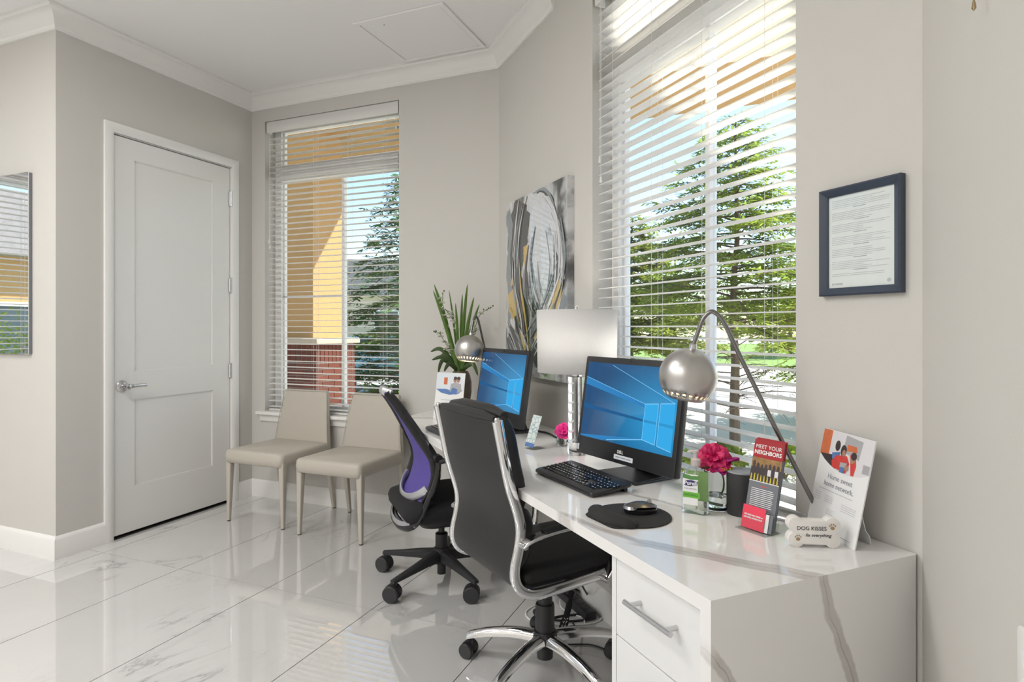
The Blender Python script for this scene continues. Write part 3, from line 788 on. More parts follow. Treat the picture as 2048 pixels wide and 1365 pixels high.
# abstract painting under glossy resin, on the desk wall
s0, zA = dw_px(1012, 405, .04); s1, zB = dw_px(1134, 356, .04); zlo = dw_px(1068, 755, .04)[1]
PW, PH = s1-s0, (zA+zB)/2-zlo
pc = DW((s0+s1)/2, .0); t = thing('abstract_painting', 'tall abstract painting in grey, black, white and gold behind the drum lamp', 'painting', (pc.x, pc.y, zlo), -PI/4)
def paint_mat():
    g = NG('painting'); o = g.obj()
    sx = g.n('ShaderNodeSeparateXYZ'); g.put(sx.inputs[0], o)
    wob = g.vmath('ADD', o, g.vmath('MULTIPLY', g.n('ShaderNodeTexNoise').outputs['Color'], (.10, .0, .10)))
    # curved sweep: distance from an off-centre ring gives arcs of brushwork
    p = g.n('ShaderNodeMapping'); g.put(p.inputs[0], o); p.inputs['Location'].default_value = (-.10, 0, -.66); p.inputs['Scale'].default_value = (1.55, 1, .92)
    nz = g.n('ShaderNodeTexNoise'); g.put(nz.inputs[0], o); nz.inputs['Scale'].default_value = 3.2; nz.inputs['Detail'].default_value = 6
    q = g.vmath('ADD', p.outputs[0], g.vmath('MULTIPLY', g.vmath('SUBTRACT', nz.outputs['Color'], (.5, .5, .5)), (.42, 0, .42)))
    q = g.vmath('MULTIPLY', q, (1, 0, 1)); rr = g.vmath('LENGTH', q)
    st = g.noise(g.vmath('MULTIPLY', o, (9, 1, 2.0)), 2.4, 6, .6, .8)
    c = g.mix(g.ramp(g.noise(o, 4, 5), .3, .7), (.50, .51, .53), (.74, .735, .72))
    c = g.mix(g.math('MULTIPLY', g.ramp(st, .45, .7), .75), c, (.17, .20, .23))
    ring = g.math('MULTIPLY', g.ramp(rr, .34, .43), g.ramp(rr, .56, .48))
    c = g.mix(g.math('MULTIPLY', ring, g.ramp(g.noise(o, 5, 4), .30, .50)), c, (.035, .035, .04))
    inner = g.ramp(rr, .33, .20)
    c = g.mix(g.math('MULTIPLY', inner, .75), c, (.62, .64, .66))
    dark = g.ramp(g.noise(g.vmath('ADD', o, (3, 1, 7)), 3.2, 5), .54, .64)
    c = g.mix(g.math('MULTIPLY', dark, .8), c, (.055, .06, .065))
    g.bsdf(c, .35, 0, .5, **{'Coat Weight': 1.0, 'Coat Roughness': .015, 'Coat IOR': 1.75}); M['painting'] = g.m
    for nm_, a_, b2 in (('gold_stroke', (.50, .33, .07), (.66, .48, .16)), ('black_stroke', (.006, .006, .007), (.035, .034, .036)), ('white_stroke', (.50, .50, .54), (.74, .73, .73)), ('slate_stroke', (.13, .17, .19), (.28, .32, .35))):
        g = NG(nm_); o = g.obj(); cc = g.mix(g.noise(g.vmath('MULTIPLY', o, (14, 1, 3)), 6, 5), a_, b2)
        g.bsdf(cc, .35, .0, .5, **{'Coat Weight': 1.0, 'Coat Roughness': .015, 'Coat IOR': 1.75}); M[nm_] = g.m
paint_mat()
b = MB(); b.box(-PW/2, PW/2, -.038, -.0005, 0, PH); cv = b.build('canvas', 'painting', t, smooth=False)
def stroke(pts, ws, m, y):
    """brush stroke ribbon; pts in fractions of the canvas"""
    P = smooth_path([(a*PW-PW/2, 0, c*PH) for a, c in pts], 7); n = len(P); rnd = random.Random(int(pts[0][0]*1000+pts[0][1]*77))
    L, R_ = [], []
    for i in range(n):
        f = i/(n-1)*(len(ws)-1); k = min(int(f), len(ws)-2); w_ = (ws[k]*(1-(f-k))+ws[k+1]*(f-k))*PW/2*rnd.uniform(.86, 1.12)
        tt = (P[min(i+1, n-1)]-P[max(i-1, 0)]).normalized(); nn = Vector((-tt.z, 0, tt.x))
        for lst, sg in ((L, 1), (R_, -1)):
            q = P[i]+nn*w_*sg; lst.append((min(max(q.x, -PW/2), PW/2), y, min(max(q.z, 0), PH)))
    mb = MB(); mb.add(L+R_, [(i, i+1, n+i+1, n+i) for i in range(n-1)]); mb.build('brush_stroke', m, t, smooth=False)
yy = -.0383
def S(p, w_, m):
    global yy
    stroke(p, w_, m, yy); yy -= .00004
S([(.30, .98), (.22, .85), (.18, .66), (.20, .48), (.28, .32), (.34, .12)], [.22, .30, .30, .26, .24, .16], 'black_stroke')
S([(.02, .95), (.10, .80), (.06, .62), (.10, .45), (.05, .30)], [.10, .12, .10, .12, .04], 'slate_stroke')
S([(.30, .93), (.24, .80), (.20, .62), (.26, .45), (.33, .30), (.36, .16)], [.16, .24, .24, .22, .22, .08], 'black_stroke')
S([(.42, .90), (.33, .75), (.34, .55), (.40, .40)], [.06, .14, .12, .03], 'black_stroke')
S([(.55, .97), (.75, .90), (.84, .75), (.86, .60), (.80, .45)], [.08, .12, .08, .10, .04], 'black_stroke')
S([(.45, .95), (.62, .94), (.78, .84), (.90, .66), (.95, .50)], [.05, .09, .12, .10, .03], 'white_stroke')
S([(.46, .72), (.40, .58), (.44, .46), (.55, .40)], [.10, .20, .16, .05], 'white_stroke')
S([(.92, .50), (.80, .36), (.66, .28), (.52, .20)], [.06, .14, .12, .04], 'gold_stroke')
S([(.98, .42), (.88, .30), (.82, .18), (.86, .06)], [.06, .10, .14, .10], 'slate_stroke')
S([(.10, .48), (.14, .40), (.17, .33)], [.14, .18, .12], 'gold_stroke')
S([(.36, .72), (.37, .66), (.36, .61)], [.07, .08, .04], 'gold_stroke')
S([(.10, .54), (.13, .52)], [.07, .05], 'gold_stroke')
S([(.26, .25), (.32, .20), (.36, .14)], [.03, .07, .02], 'gold_stroke')
S([(.05, .22), (.16, .12), (.24, .04)], [.06, .09, .05], 'black_stroke')
S([(.10, .26), (.24, .16), (.34, .05)], [.04, .12, .09], 'slate_stroke')
S([(.48, .14), (.60, .08), (.72, .03)], [.06, .12, .05], 'black_stroke')

rnd = random.Random(5)
ARCS = [[(.30, .98), (.22, .85), (.18, .66), (.20, .48), (.28, .32), (.34, .12)], [(.50, .96), (.70, .92), (.84, .80), (.88, .62), (.84, .46)], [(.95, .52), (.80, .36), (.66, .27), (.50, .18)], [(.46, .76), (.40, .60), (.43, .46), (.54, .36)], [(.06, .26), (.20, .16), (.32, .04)]]
for k in range(70):
    arc_ = ARCS[k % 5]; i0_ = rnd.randrange(0, max(1, len(arc_)-2)); ox, oz = rnd.gauss(0, .07), rnd.gauss(0, .03)
    pts_ = [(min(.99, max(.01, a_+ox+rnd.gauss(0, .01))), min(.99, max(.01, c_+oz))) for a_, c_ in arc_[i0_:i0_+rnd.choice((2, 3))+1]]
    S(pts_, [rnd.uniform(.004, .01), rnd.uniform(.012, .04), .004], rnd.choice(('slate_stroke', 'white_stroke', 'black_stroke', 'slate_stroke', 'black_stroke', 'white_stroke', 'gold_stroke') if k % 9 == 0 else ('slate_stroke', 'white_stroke', 'black_stroke')))

# framed certificate
s0, za = dw_px(1637, 383, .02); s1, _ = dw_px(1800, 345, .02); zb = dw_px(1800, 585, .02)[1]; zt = dw_px(1800, 345, .02)[1]
CW, CH = s1-s0, zt-zb; pc = DW((s0+s1)/2, 0)
t = thing('framed_certificate', 'dark blue framed printed notice on the wall right of the big window', 'picture frame', (pc.x, pc.y, zb), -PI/4)
fw = .021
b = MB()
pr = [(0, 0), (0, .018), (.004, .021), (fw-.005, .014), (fw, .010), (fw, 0)]
b.loft([[(x_+sx*w_, -.0005-d_, z_+sz*w_) for w_, d_ in pr] for x_, z_, sx, sz in ((-CW/2, 0, 1, 1), (CW/2, 0, -1, 1), (CW/2, CH, -1, -1), (-CW/2, CH, 1, -1), (-CW/2, 0, 1, 1))], cap=False)
b.build('frame', 'navy_frame', t, sharp=20)
b = MB(); b.box(-CW/2+fw, CW/2-fw, -.006, -.0008, fw, CH-fw); pp = b.build('notice', 'paper_white', t, smooth=False)
rnd = random.Random(4); rows = []; rows2 = []; iw = CW-2*fw-.02; z_ = CH-fw-.012; k = 0
while z_ > fw+.030:
    if k % 7 == 5: rows2.append((-iw*.12, iw*rnd.uniform(.08, .16), z_))
    elif k % 7 != 6: rows.append((-iw/2, -iw/2+iw*rnd.choice((.98, .9, .7, .96, .55)), z_))
    z_ -= .0046; k += 1
bars('print_lines', rows, .0011, 'ink_pale', pp, -.0062); bars('heading_lines', rows2, .0014, 'ink_grey', pp, -.0062)
bars('logo_print', [(-iw/2, -iw/2+.006, fw+.010), (-iw/2+.009, -iw/2+.032, fw+.010)], .005, 'ink_pale', pp, -.0062)
front([(iw/2-.006+.005*math.cos(a)*r_, fw+.012+.005*math.sin(a)*r_) for r_, rng in ((1, range(12)),) for a in [2*PI*q/12 for q in rng]], 'seal_print', 'ink_pale', pp, -.0062)
b = MB(); b.box(-CW/2+fw-.001, CW/2-fw+.001, -.0095, -.0080, fw-.001, CH-fw+.001); b.build('glazing', 'window_glass', t, smooth=False)

# brass hook and outlet plate on the right wall
P = on_plane(1976, 14, (XR, 0), Vector((1, 0)))
t = thing('wall_hook', 'small brass hook hanging by its wire at the top right corner', 'hook', (XR, P.y, P.z))
b = MB(); b.tube([(-.02, 0, .35), (-.02, 0, .02), (-.019, 0, 0)], .0008, 6); b.tube([(-.019, 0, .35), (-.001, 0, .35)], .0008, 6); b.build('wire', 'brass', t)
b = MB(); b.lathe([(.0006, .018), (.003, .008), (.0036, .002), (.001, -.002)], 8, (-.019, 0, 0)); b.build('fitting', 'brass', t)
P = on_plane(2043, 1285, (XR, 0), Vector((1, 0)))
t = thing('outlet_plate', 'white outlet plate cut by the lower right edge', 'outlet', (XR, P.y-.038, P.z-.03))
b = MB(); b.prism(rrect(-.037, .037, -.058, .058, .012), -.006, -.0003, lambda y, z, x: (x, y, z)); b.build('plate', 'trim_white', t, bevel=.002)
for q in (-.02, .02):
    b = MB(); b.prism(rrect(-.017, .017, q-.013, q+.013, .008), -.0075, -.0060, lambda y, z, x: (x, y, z)); b.build('socket', 'vinyl_white', t)

# ================================================================== DESK
DZ = .761
A_ = Vector((-1.936, 2.990)); Bc = Vector((-.092, 1.232)); Br = Vector((.329, 1.663))
DL = Vector((-.80, 2.30))
fd = (Bc-A_).normalized(); fn = Vector((-fd.y, fd.x))                     # along the front edge towards the near end; towards the wall
desk = thing('desk', 'long built-in white quartz desk with grey veins and waterfall end', 'desk', (DL.x, DL.y, 0))
def L2(p): return (p[0]-DL.x, p[1]-DL.y)
def quartz(name, bands, wv):
    """white quartz with broad grey veins: bands = (point, point, halfwidth) in object space"""
    g = NG(name); o = g.obj(); c = g.mix(g.noise(o, 3, 3), (.77, .755, .735), (.82, .81, .795))
    f1 = g.noise(o, 2.6, 5, .6, 1.2)
    c = g.mix(g.math('MULTIPLY', g.ramp(g.math('ABSOLUTE', g.math('SUBTRACT', f1, .5)), 0, .007, .35, 0), g.ramp(g.noise(o, 2.2, 2), .55, .7)), c, (.58, .57, .56))
    for a, b2, hw in bands:
        a = Vector(a); b2 = Vector(b2); d_ = (b2-a).normalized(); nn = d_.cross(Vector(wv)).normalized()
        rel = g.vmath('SUBTRACT', o, tuple(a)); dist = g.vmath('DOT_PRODUCT', rel, tuple(nn)); along = g.vmath('DOT_PRODUCT', rel, tuple(d_))
        dist = g.math('ADD', dist, g.math('MULTIPLY', g.math('SUBTRACT', g.noise(o, 7, 4), .5), .05))
        ad = g.math('ABSOLUTE', dist); e = g.ramp(ad, hw, hw-.006, 0, 1)
        e = g.math('MULTIPLY', e, g.math('MULTIPLY', g.ramp(along, -.04, .02), g.ramp(along, (b2-a).length+.04, (b2-a).length-.02)))
        vc = g.mix(g.noise(o, 22, 4), (.50, .475, .455), (.62, .595, .575))
        vc = g.mix(g.ramp(ad, .0025, .0, 0, .6), vc, (.28, .25, .24))
        c = g.mix(e, c, vc)
    g.bsdf(c, .07, 0, .85); M[name] = g.m
def tp(px, py): p = on_z(px, py, DZ); return (p.x-DL.x, p.y-DL.y, DZ)
quartz('quartz_top', [(tp(1120, 1028), tp(1290, 1088), .016), (tp(1280, 1086), tp(1652, 1157), .028), (tp(1268, 990), tp(1420, 1030), .012), (tp(806, 836), tp(905, 838), .03)], (0, 0, 1))
en = (Br-Bc).normalized(); eo = Vector((en.y, -en.x))                       # along the end panel; outward
def ep(px, py): p = on_plane(px, py, (Bc.x, Bc.y), eo); return (p.x-DL.x, p.y-DL.y, p.z)
quartz('quartz_end', [(ep(1648, 1150), ep(1668, 1240), .017), (ep(1664, 1235), ep(1720, 1420), .017), (ep(1425, 1325), ep(1490, 1420), .016)], (eo.x, eo.y, 0))
Bl = Vector((A_.x, YB-.004)); Pb = DW(.0, .004); Br2 = Vector((.329, 1.663))
TT = .030
i0 = Bc-fd*TT; i1 = Br2-fd*TT
b = MB(); b.loft([[(*L2(p), DZ-TT) for p in (A_, i0, i1, DW(2.640, .004), Pb, Bl)], [(*L2(p), DZ) for p in (A_, Bc, Br2, DW(2.668, .004), Pb, Bl)]]); b.build('desk_top', 'quartz_top', desk, smooth=False)
b = MB(); b.loft([[(*L2(p), 0) for p in (i0, Bc, Br2, i1)], [(*L2(p), z_) for p, z_ in ((i0, DZ-TT), (Bc, DZ), (Br2, DZ), (i1, DZ-TT))]]); b.build('end_panel', 'quartz_end', desk, smooth=False)
# drawer pedestal under the near end
cab = thing('drawer_pedestal', 'white drawer pedestal with steel bar pulls under the near desk end', 'cabinet', (0, 0, 0))
c0 = i0 - fd*.002 + fn*.016; cwid = .335
cab.location = (c0.x, c0.y, 0); ang = math.atan2(fd.y, fd.x); cab.rotation_euler = (0, 0, ang)        # local x along the front edge (negative = away), y to the wall
b = MB(); b.box(-cwid, -.001, .018, .50, 0, DZ-TT-.001); b.build('carcass', 'cabinet_white', cab, smooth=False)
b = MB(); b.box(-cwid, -cwid+.018, .0, .018, 0, DZ-TT-.001); b.build('side_stile', 'cabinet_white', cab, smooth=False)
for za, zb in ((.535, DZ-TT-.004), (.335, .532), (.07, .332)):
    b = MB(); b.box(-cwid+.020, -.004, 0, .018, za, zb); dr = b.build('drawer', 'cabinet_white', cab, smooth=False, bevel=.0012)
    zc = zb-.075
    b = MB(); b.tube([(-.235, -.032, zc), (-.068, -.032, zc)], .0062, 14)
    for q in (-.215, -.088): b.tube([(q, -.032, zc), (q, 0, zc)], .0056, 12)
    b.build('bar_pull', 'satin_chrome', dr)
b = MB(); b.box(-cwid+.02, -.004, .01, .02, 0, .066); b.build('kick_plate', 'cabinet_white', cab, smooth=False)
# wall cleats carrying the far end
b = MB(); b.box(-1.90-DL.x, -1.60-DL.x, YB-.05-DL.y, YB-.003-DL.y, DZ-TT-.06, DZ-TT-.0005); b.build('wall_cleat', 'cabinet_white', desk, smooth=False)
p = [DW(.15, .003), DW(1.1, .003), DW(1.1, .045), DW(.15, .045)]
b = MB(); b.prism([L2(q) for q in p], DZ-TT-.06, DZ-TT-.0005); b.build('wall_cleat', 'cabinet_white', desk, smooth=False)
def dk(px, py): p = on_z(px, py, DZ); return Vector((p.x, p.y, DZ))

# ================================================================== SIDE CHAIRS
def side_chair(label, loc, rz):
    t = thing('side_chair', label, 'chair', (loc[0], loc[1], 0), rz, 'beige leather visitor chairs by the far window')
    # local: -y front, legs at x = +-.23, front legs y = 0
    def ring(hw, y0, y1, z, r=.03):
        return [(x_, y_, z) for x_, y_ in rrect(-hw, hw, y0, y1, r, 4)]
    b = MB(); b.loft([ring(.232, -.020, .430, .392), ring(.240, -.028, .436, .398), ring(.245, -.032, .440, .430), ring(.243, -.030, .440, .462), ring(.236, -.024, .438, .474), ring(.215, -.004, .425, .480)])
    b.build('seat', 'taupe_leather', t, sharp=50)
    def back(z, hw, yc, th): return [(x_, yc+y_, z) for x_, y_ in rrect(-hw, hw, -th/2, th/2, th*.45, 4)]
    b = MB(); b.loft([back(.385, .236, .440, .050), back(.40, .240, .441, .056), back(.50, .234, .446, .052), back(.65, .214, .462, .044), back(.78, .196, .482, .036), back(.822, .189, .489, .032), back(.834, .180, .491, .020)])
    b.build('backrest', 'taupe_leather', t, sharp=50)
    b = MB()
    for sx in (-1, 1):
        b.tube([(sx*.236, .417, .46), (sx*.212, .440, .65), (sx*.194, .463, .79), (sx*.184, .471, .828)], .0028, 6)
    b.tube([(-.184, .471, .828), (.184, .471, .828)], .0028, 6); b.build('piping', 'taupe_leather', t)
    for sx, y0, y1, dx in ((-1, 0.005, 0.0, 0), (1, 0.005, 0.0, 0), (-1, .425, .497, .004), (1, .425, .497, .004)):
        x0 = sx*.222; x1 = sx*(.230)
        b = MB(); b.loft([[(x1+q*.5, y1+w_*.5, .006) for q, w_ in rrect(-.022, .022, -.022, .022, .010, 3)], [(x0+(x1-x0)*.5+q*.72, (y0+y1)/2+w_*.72, .22) for q, w_ in rrect(-.022, .022, -.022, .022, .008, 3)], [(x0+q, y0+w_, .44) for q, w_ in rrect(-.022, .022, -.022, .022, .008, 3)]])
        lg = b.build('leg', 'taupe_leather', t, sharp=50)
        b = MB(); b.lathe([(.011, 0), (.011, .007)], 10, (x1, y1, 0)); b.build('glide', 'glide_black', lg)
    return t
side_chair('beige leather side chair next to the door', (-3.052, 3.030), 0)
side_chair('beige leather side chair beside the purple mesh office chair', (-2.425, 2.990), 0)

# ================================================================== OFFICE CHAIRS
def caster(parent, x, y, ang, r, m, hood):
    c = Matrix.Translation((x, y, 0)) @ Matrix.Rotation(ang, 4, 'Z')
    def X(p): return tuple(c @ Vector(p))
    b = MB(); pts = [X((-.012, 0, r+.002)), X((0, 0, r*2+.012))]
    hs = []
    for k in range(9):
        a = PI*(.02+.96*k/8); hs.append((r*1.04*math.cos(a)-.014, r+r*1.06*math.sin(a)))
    hs += [(-r*.4-.014, r*.9), (r*.4-.014, r*.9)]
    b.prism(hs, -.011, .011, lambda q, z, w_: X((q, w_, z))); b.tube([X((0, 0, r*1.2)), X((0, 0, r*2+.028))], .008, 8)
    cs = b.build('caster', hood, parent)
    for sg in (-1, 1):
        b = MB(); ring = []
        for yo, rr in ((.012, r*.92), (.014, r), (.028, r), (.032, r*.9), (.0325, r*.45)):
            ring.append([X((-.014+rr*math.cos(2*PI*k/20), sg*yo, r+rr*math.sin(2*PI*k/20))) for k in range(20)])
        b.loft(ring); b.build('wheel', m, cs)

# --- black leather executive chair
EC = thing('executive_chair', 'black leather office chair with chrome frame pushed under the desk', 'chair', (-.756, 2.163, 0), -math.radians(36.87))
prof = [(-.334, .992), (-.317, .912), (-.29, .787), (-.258, .69), (-.247, .633), (-.253, .576), (-.268, .513), (-.264, .466), (-.236, .430), (-.185, .412), (-.10, .412), (.04, .420), (.156, .428), (.235, .431), (.262, .428)]
pp3 = smooth_path([(0, a, z) for a, z in prof], 5)
def roundsec(w_, h_, n=12): return [(w_*math.copysign(abs(math.cos(a))**.6, math.cos(a)), h_*math.copysign(abs(math.sin(a))**.6, math.sin(a))) for a in [2*PI*k/n for k in range(n)]]
for sx in (-1, 1):
    b = MB(); b.sweep([(sx*.227, p.y, p.z) for p in pp3], roundsec(.0125, .017)); b.build('side_frame', 'chrome', EC, sharp=60)
    b = MB(); top = pp3[0]; b.lathe([(.0088, -.004), (.010, .004), (.007, .010)], 12, (sx*.226, top.y, top.z)); b.build('frame_cap', 'satin_chrome', EC)
# rear panel and cushions: leather between the rails
def along(f):
    n = len(pp3)-1; k = min(int(f*n), n-1); return pp3[k].lerp(pp3[k+1], f*n-k)
def tang(f): return (along(min(f+.01, 1))-along(max(f-.01, 0))).normalized()
def pad(name, f0, f1, d0, d1, hw, puff=0.0, n=16, m='black_leather', ends=.35):
    rings = []
    for i in range(n+1):
        s_ = i/n; f = f0+(f1-f0)*s_; p = along(f); tg = tang(f); nn = Vector((0, -tg.z, tg.y))
        if nn.y < 0 and abs(nn.y) > abs(nn.z): nn = -nn
        if nn.z < 0 and abs(nn.z) >= abs(nn.y): nn = -nn
        e = min(1, (min(s_, 1-s_)/ends*1.0)) if ends else 1; e = math.sqrt(max(0, 1-(1-e)**2))
        dd = (d0+d1)/2; hh = (d1-d0)/2*max(.18, e)+puff*e
        w_ = hw*(.97+.03*e); rg = []
        for q, z_ in rrect(-w_, w_, -hh, hh, min(hh*.9, .03), 4): rg.append(p+nn*(dd+z_)+Vector((q, 0, 0)))
        rings.append(rg)
    b = MB(); b.loft(rings); return b.build(name, m, EC, sharp=60)
pad('back_panel', 0.0, .60, -.006, .010, .218, 0, 24, ends=.04)
pad('back_cushion', -.0, .225, .006, .070, .203, .012, 14)
pad('back_cushion', .225, .46, .006, .066, .203, .012, 14)
# headroll at the very top
b = MB(); hr = pp3[0]; b.tube([(-.205, hr.y+.006, hr.z+.002), (-.1, hr.y+.006, hr.z+.006), (.1, hr.y+.006, hr.z+.006), (.205, hr.y+.006, hr.z+.002)], [.010, .016, .016, .010], 12, up=(0, 0, 1)); b.build('headroll', 'black_leather', EC)
b = MB(); b.tube([(-.195, hr.y+.045, hr.z+.006), (-.1, hr.y+.046, hr.z+.012), (.1, hr.y+.046, hr.z+.012), (.195, hr.y+.045, hr.z+.006)], [.016, .026, .026, .016], 14, up=(0, 0, 1)); b.build('headroll', 'black_leather', EC)
def seat_ring(z, g_, y0=-.232, y1=.262): return [(x_, y_, z) for x_, y_ in rrect(-.212+g_, .212-g_, y0+g_, y1-g_, .04, 5)]
b = MB(); b.loft([seat_ring(.418, .012), seat_ring(.428, .002), seat_ring(.452, 0), seat_ring(.470, .006), seat_ring(.482, .022), seat_ring(.487, .05)]); b.build('seat', 'black_leather', EC, sharp=60)
for sx in (-1, 1):
    ar = smooth_path([(sx*.250, -.258, .586), (sx*.256, -.235, .603), (sx*.262, -.18, .617), (sx*.264, -.09, .624), (sx*.264, .02, .622), (sx*.264, .09, .603), (sx*.262, .125, .555), (sx*.256, .118, .475), (sx*.244, .085, .408)], 5)
    b = MB(); b.sweep(ar, roundsec(.021, .0065)); am = b.build('armrest', 'chrome', EC, sharp=60)
    b = MB(); b.sweep([p+Vector((0, 0, .008)) for p in ar[10:27]], roundsec(.019, .006)); b.build('arm_pad', 'black_plastic', am, sharp=60)
    for q in ((-.252, .590), (.085, .412)):
        b = MB(); b.tube([(sx*.222, q[0], q[1]), (sx*.268, q[0], q[1])], .010, 12, up=(0, 0, 1)); b.build('bolt', 'satin_chrome', am)
b = MB(); b.box(-.215, .215, -.05, -.02, .395, .412); b.box(-.215, .215, .12, .15, .395, .412); b.build('cross_bar', 'satin_chrome', EC, bevel=.004)
b = MB(); b.box(-.075, .075, -.10, .12, .345, .398); b.build('tilt_mechanism', 'black_plastic', EC, bevel=.012)
b = MB(); b.tube([(.07, .0, .37), (.16, .0, .37), (.20, .01, .365)], .006, 8); b.build('tilt_lever', 'black_plastic', EC)
b = MB(); b.lathe([(.030, .050), (.031, .10), (.036, .13), (.036, .245), (.034, .252), (.0275, .253), (.0275, .35)], 20); b.build('gas_column', 'black_plastic', EC)
b = MB(); b.lathe([(.040, .098), (.046, .105), (.046, .142), (.041, .152)], 20); b.build('base_hub', 'black_gloss', EC)
wa = [184, 256, 328, 40, 112]
for a in wa:
    a_ = math.radians(a+36.87); ca, sa = math.cos(a_), math.sin(a_)
    pts = smooth_path([(ca*.035, sa*.035, .128), (ca*.12, sa*.12, .128), (ca*.22, sa*.22, .112), (ca*.29, sa*.29, .092), (ca*.312, sa*.312, .083)], 4)
    b = MB(); side = Vector((-sa, ca, 0)); n_ = len(pts)
    rings = []
    for i, p in enumerate(pts):
        f = i/(n_-1); w_ = .026-.009*f; h_ = .020-.008*f
        rings.append([p+side*(w_*x_)+Vector((0, 0, h_*z_)) for x_, z_ in ((-1, -.8), (-.9, .2), (-.45, .85), (0, 1), (.45, .85), (.9, .2), (1, -.8))])
    b.loft(rings); b.build('base_arm', 'chrome', EC, sharp=55)
    caster(EC, ca*.296, sa*.296, math.radians(62)+math.sin(a*1.7)*.5, .029, 'black_plastic', 'black_plastic')

# --- purple mesh task chair
MC = thing('mesh_task_chair', 'purple mesh task chair with black frame near the far desk end', 'chair', (-1.518, 2.743, 0), -math.radians(45))
bp = smooth_path([(0, -.300, .972), (0, -.262, .925), (0, -.215, .850), (0, -.165, .75), (0, -.128, .66), (0, -.122, .58), (0, -.146, .50), (0, -.178, .455)], 5)
wz = [(.43, .185), (.50, .200), (.58, .205), (.66, .195), (.75, .130), (.85, .075), (.93, .060), (.98, .055)]
def hw_at(z):
    for (a, wa_), (c, wc_) in zip(wz, wz[1:]):
        if a <= z <= c: return wa_+(wc_-wa_)*(z-a)/(c-a)
    return wz[-1][1] if z > .9 else wz[0][1]
def mesh_mat():
    g = NG('purple_mesh'); o = g.obj(); wv = g.n('ShaderNodeTexWave'); wv.bands_direction = 'Z'; wv.inputs['Scale'].default_value = 55; g.put(wv.inputs[0], o)
    c = g.mix(wv.outputs[1], (.045, .03, .20), (.135, .10, .40)); g.bsdf(c, .6); M['purple_mesh'] = g.m
mesh_mat()
def bsurf(u_, v_):
    p = bp[min(int(v_*(len(bp)-1)), len(bp)-1)]; h2 = hw_at(p.z); x_ = (u_*2-1)*h2*.96
    return (x_, p.y+.035*(abs(u_*2-1)**2)*min(1, h2/.2)-.004, p.z)
b = MB(); b.grid(bsurf, 10, len(bp)-1); b.build('mesh_back', 'purple_mesh', MC, solid=.006)
for sx in (-1, 1):
    pts = [(sx*hw_at(p.z), p.y+.035*min(1, hw_at(p.z)/.2), p.z) for p in bp]
    n_ = len(pts); b = MB(); b.tube(pts, [.012+.006*math.sin(PI*i/(n_-1)) for i in range(n_)], 10, up=(0, 1, 0), flat=(1.5, .8)); b.build('back_rail', 'black_gloss', MC)
b = MB(); b.tube([(-.058, -.268, .965), (-.03, -.300, .976), (.03, -.300, .976), (.058, -.268, .965)], .016, 10, up=(0, 0, 1), flat=(1.4, .8)); b.build('top_grip', 'silver_plastic', MC)
lb = [(math.sin(a)*.200, -.190+.075*(1-math.cos(a))*1.2-.008, .452+.055*(1-math.cos(a))*1.6) for a in [(-1+2*k/16)*1.35 for k in range(17)]]
b = MB(); b.tube(lb, .013, 10, up=(0, 0, 1), flat=(1.5, .7)); b.build('lumbar_band', 'silver_plastic', MC)
# rear yoke that carries the back
for sx in (-1, 1):
    b = MB(); b.tube(smooth_path([(sx*.222, -.085, .672), (sx*.236, -.084, .62), (sx*.240, -.105, .54), (sx*.236, -.140, .46), (sx*.222, -.172, .385), (sx*.18, -.205, .345), (sx*.08, -.225, .328), (0, -.228, .325)], 5), .017, 10, flat=(1.35, .8)); yk = b.build('yoke_arm', 'black_gloss', MC)
    b = MB(); b.tube([(sx*.205, -.083, .668), (sx*.250, -.083, .668)], .020, 14, up=(0, 0, 1)); b.build('pivot', 'black_plastic', yk)
    b = MB(); b.tube(smooth_path([(sx*.245, -.080, .655), (sx*.262, -.02, .668), (sx*.268, .06, .676)], 5), .013, 8); b.build('arm_support', 'black_plastic', MC)
    b = MB(); b.loft([[(sx*.262+x_, .06+y_, z_) for x_, y_ in rrect(-.040+g_, .040-g_, -.11+g_, .12-g_, .03, 4)] for z_, g_ in ((.672, .006), (.680, 0), (.694, .002), (.700, .012))]); b.build('arm_pad', 'black_matte', MC, sharp=60)
b = MB(); b.tube(smooth_path([(-.19, -.205, .358), (-.1, -.232, .338), (0, -.240, .332), (.1, -.232, .338), (.19, -.205, .358)], 5), .010, 8, flat=(1.6, .6)); b.build('yoke_trim', 'silver_plastic', MC)
def sr(z, g_): return [(x_, y_, z) for x_, y_ in rrect(-.245+g_, .245-g_, -.240+g_, .245-g_, .08, 6)]
b = MB(); b.loft([sr(.352, .05), sr(.362, .02), sr(.385, .004), sr(.415, 0), sr(.440, .008), sr(.453, .03), sr(.458, .07)]); b.build('seat', 'black_fabric', MC, sharp=70)
b = MB(); b.loft([[(x_*q, y_*q, z_) for x_, y_ in rrect(-.20, .20, -.16, .2, .07, 5)] for z_, q in ((.300, .55), (.318, .85), (.345, 1.0), (.360, 1.02))]); b.build('seat_pan', 'black_plastic', MC, sharp=60)
b = MB(); b.lathe([(.034, 0), (.038, .01), (.038, .04), (.03, .05)], 14, (.30, .10, .55)); b.tube([(.24, .05, .40), (.29, .08, .46), (.30, .10, .55)], .008, 8); b.build('adjuster_knob', 'black_plastic', MC)
b = MB(); b.lathe([(.022, .030), (.022, .10), (.030, .105), (.032, .235), (.024, .24), (.016, .242), (.016, .305)], 18); b.build('gas_column', 'black_plastic', MC)
b = MB(); b.lathe([(.036, .085), (.044, .095), (.044, .150), (.036, .165)], 18); b.build('base_hub', 'black_matte', MC)
hubv = Vector((-1.518, 2.743)); cl = on_z(768, 1142); a0 = math.degrees(math.atan2(cl.y-hubv.y, cl.x-hubv.x))
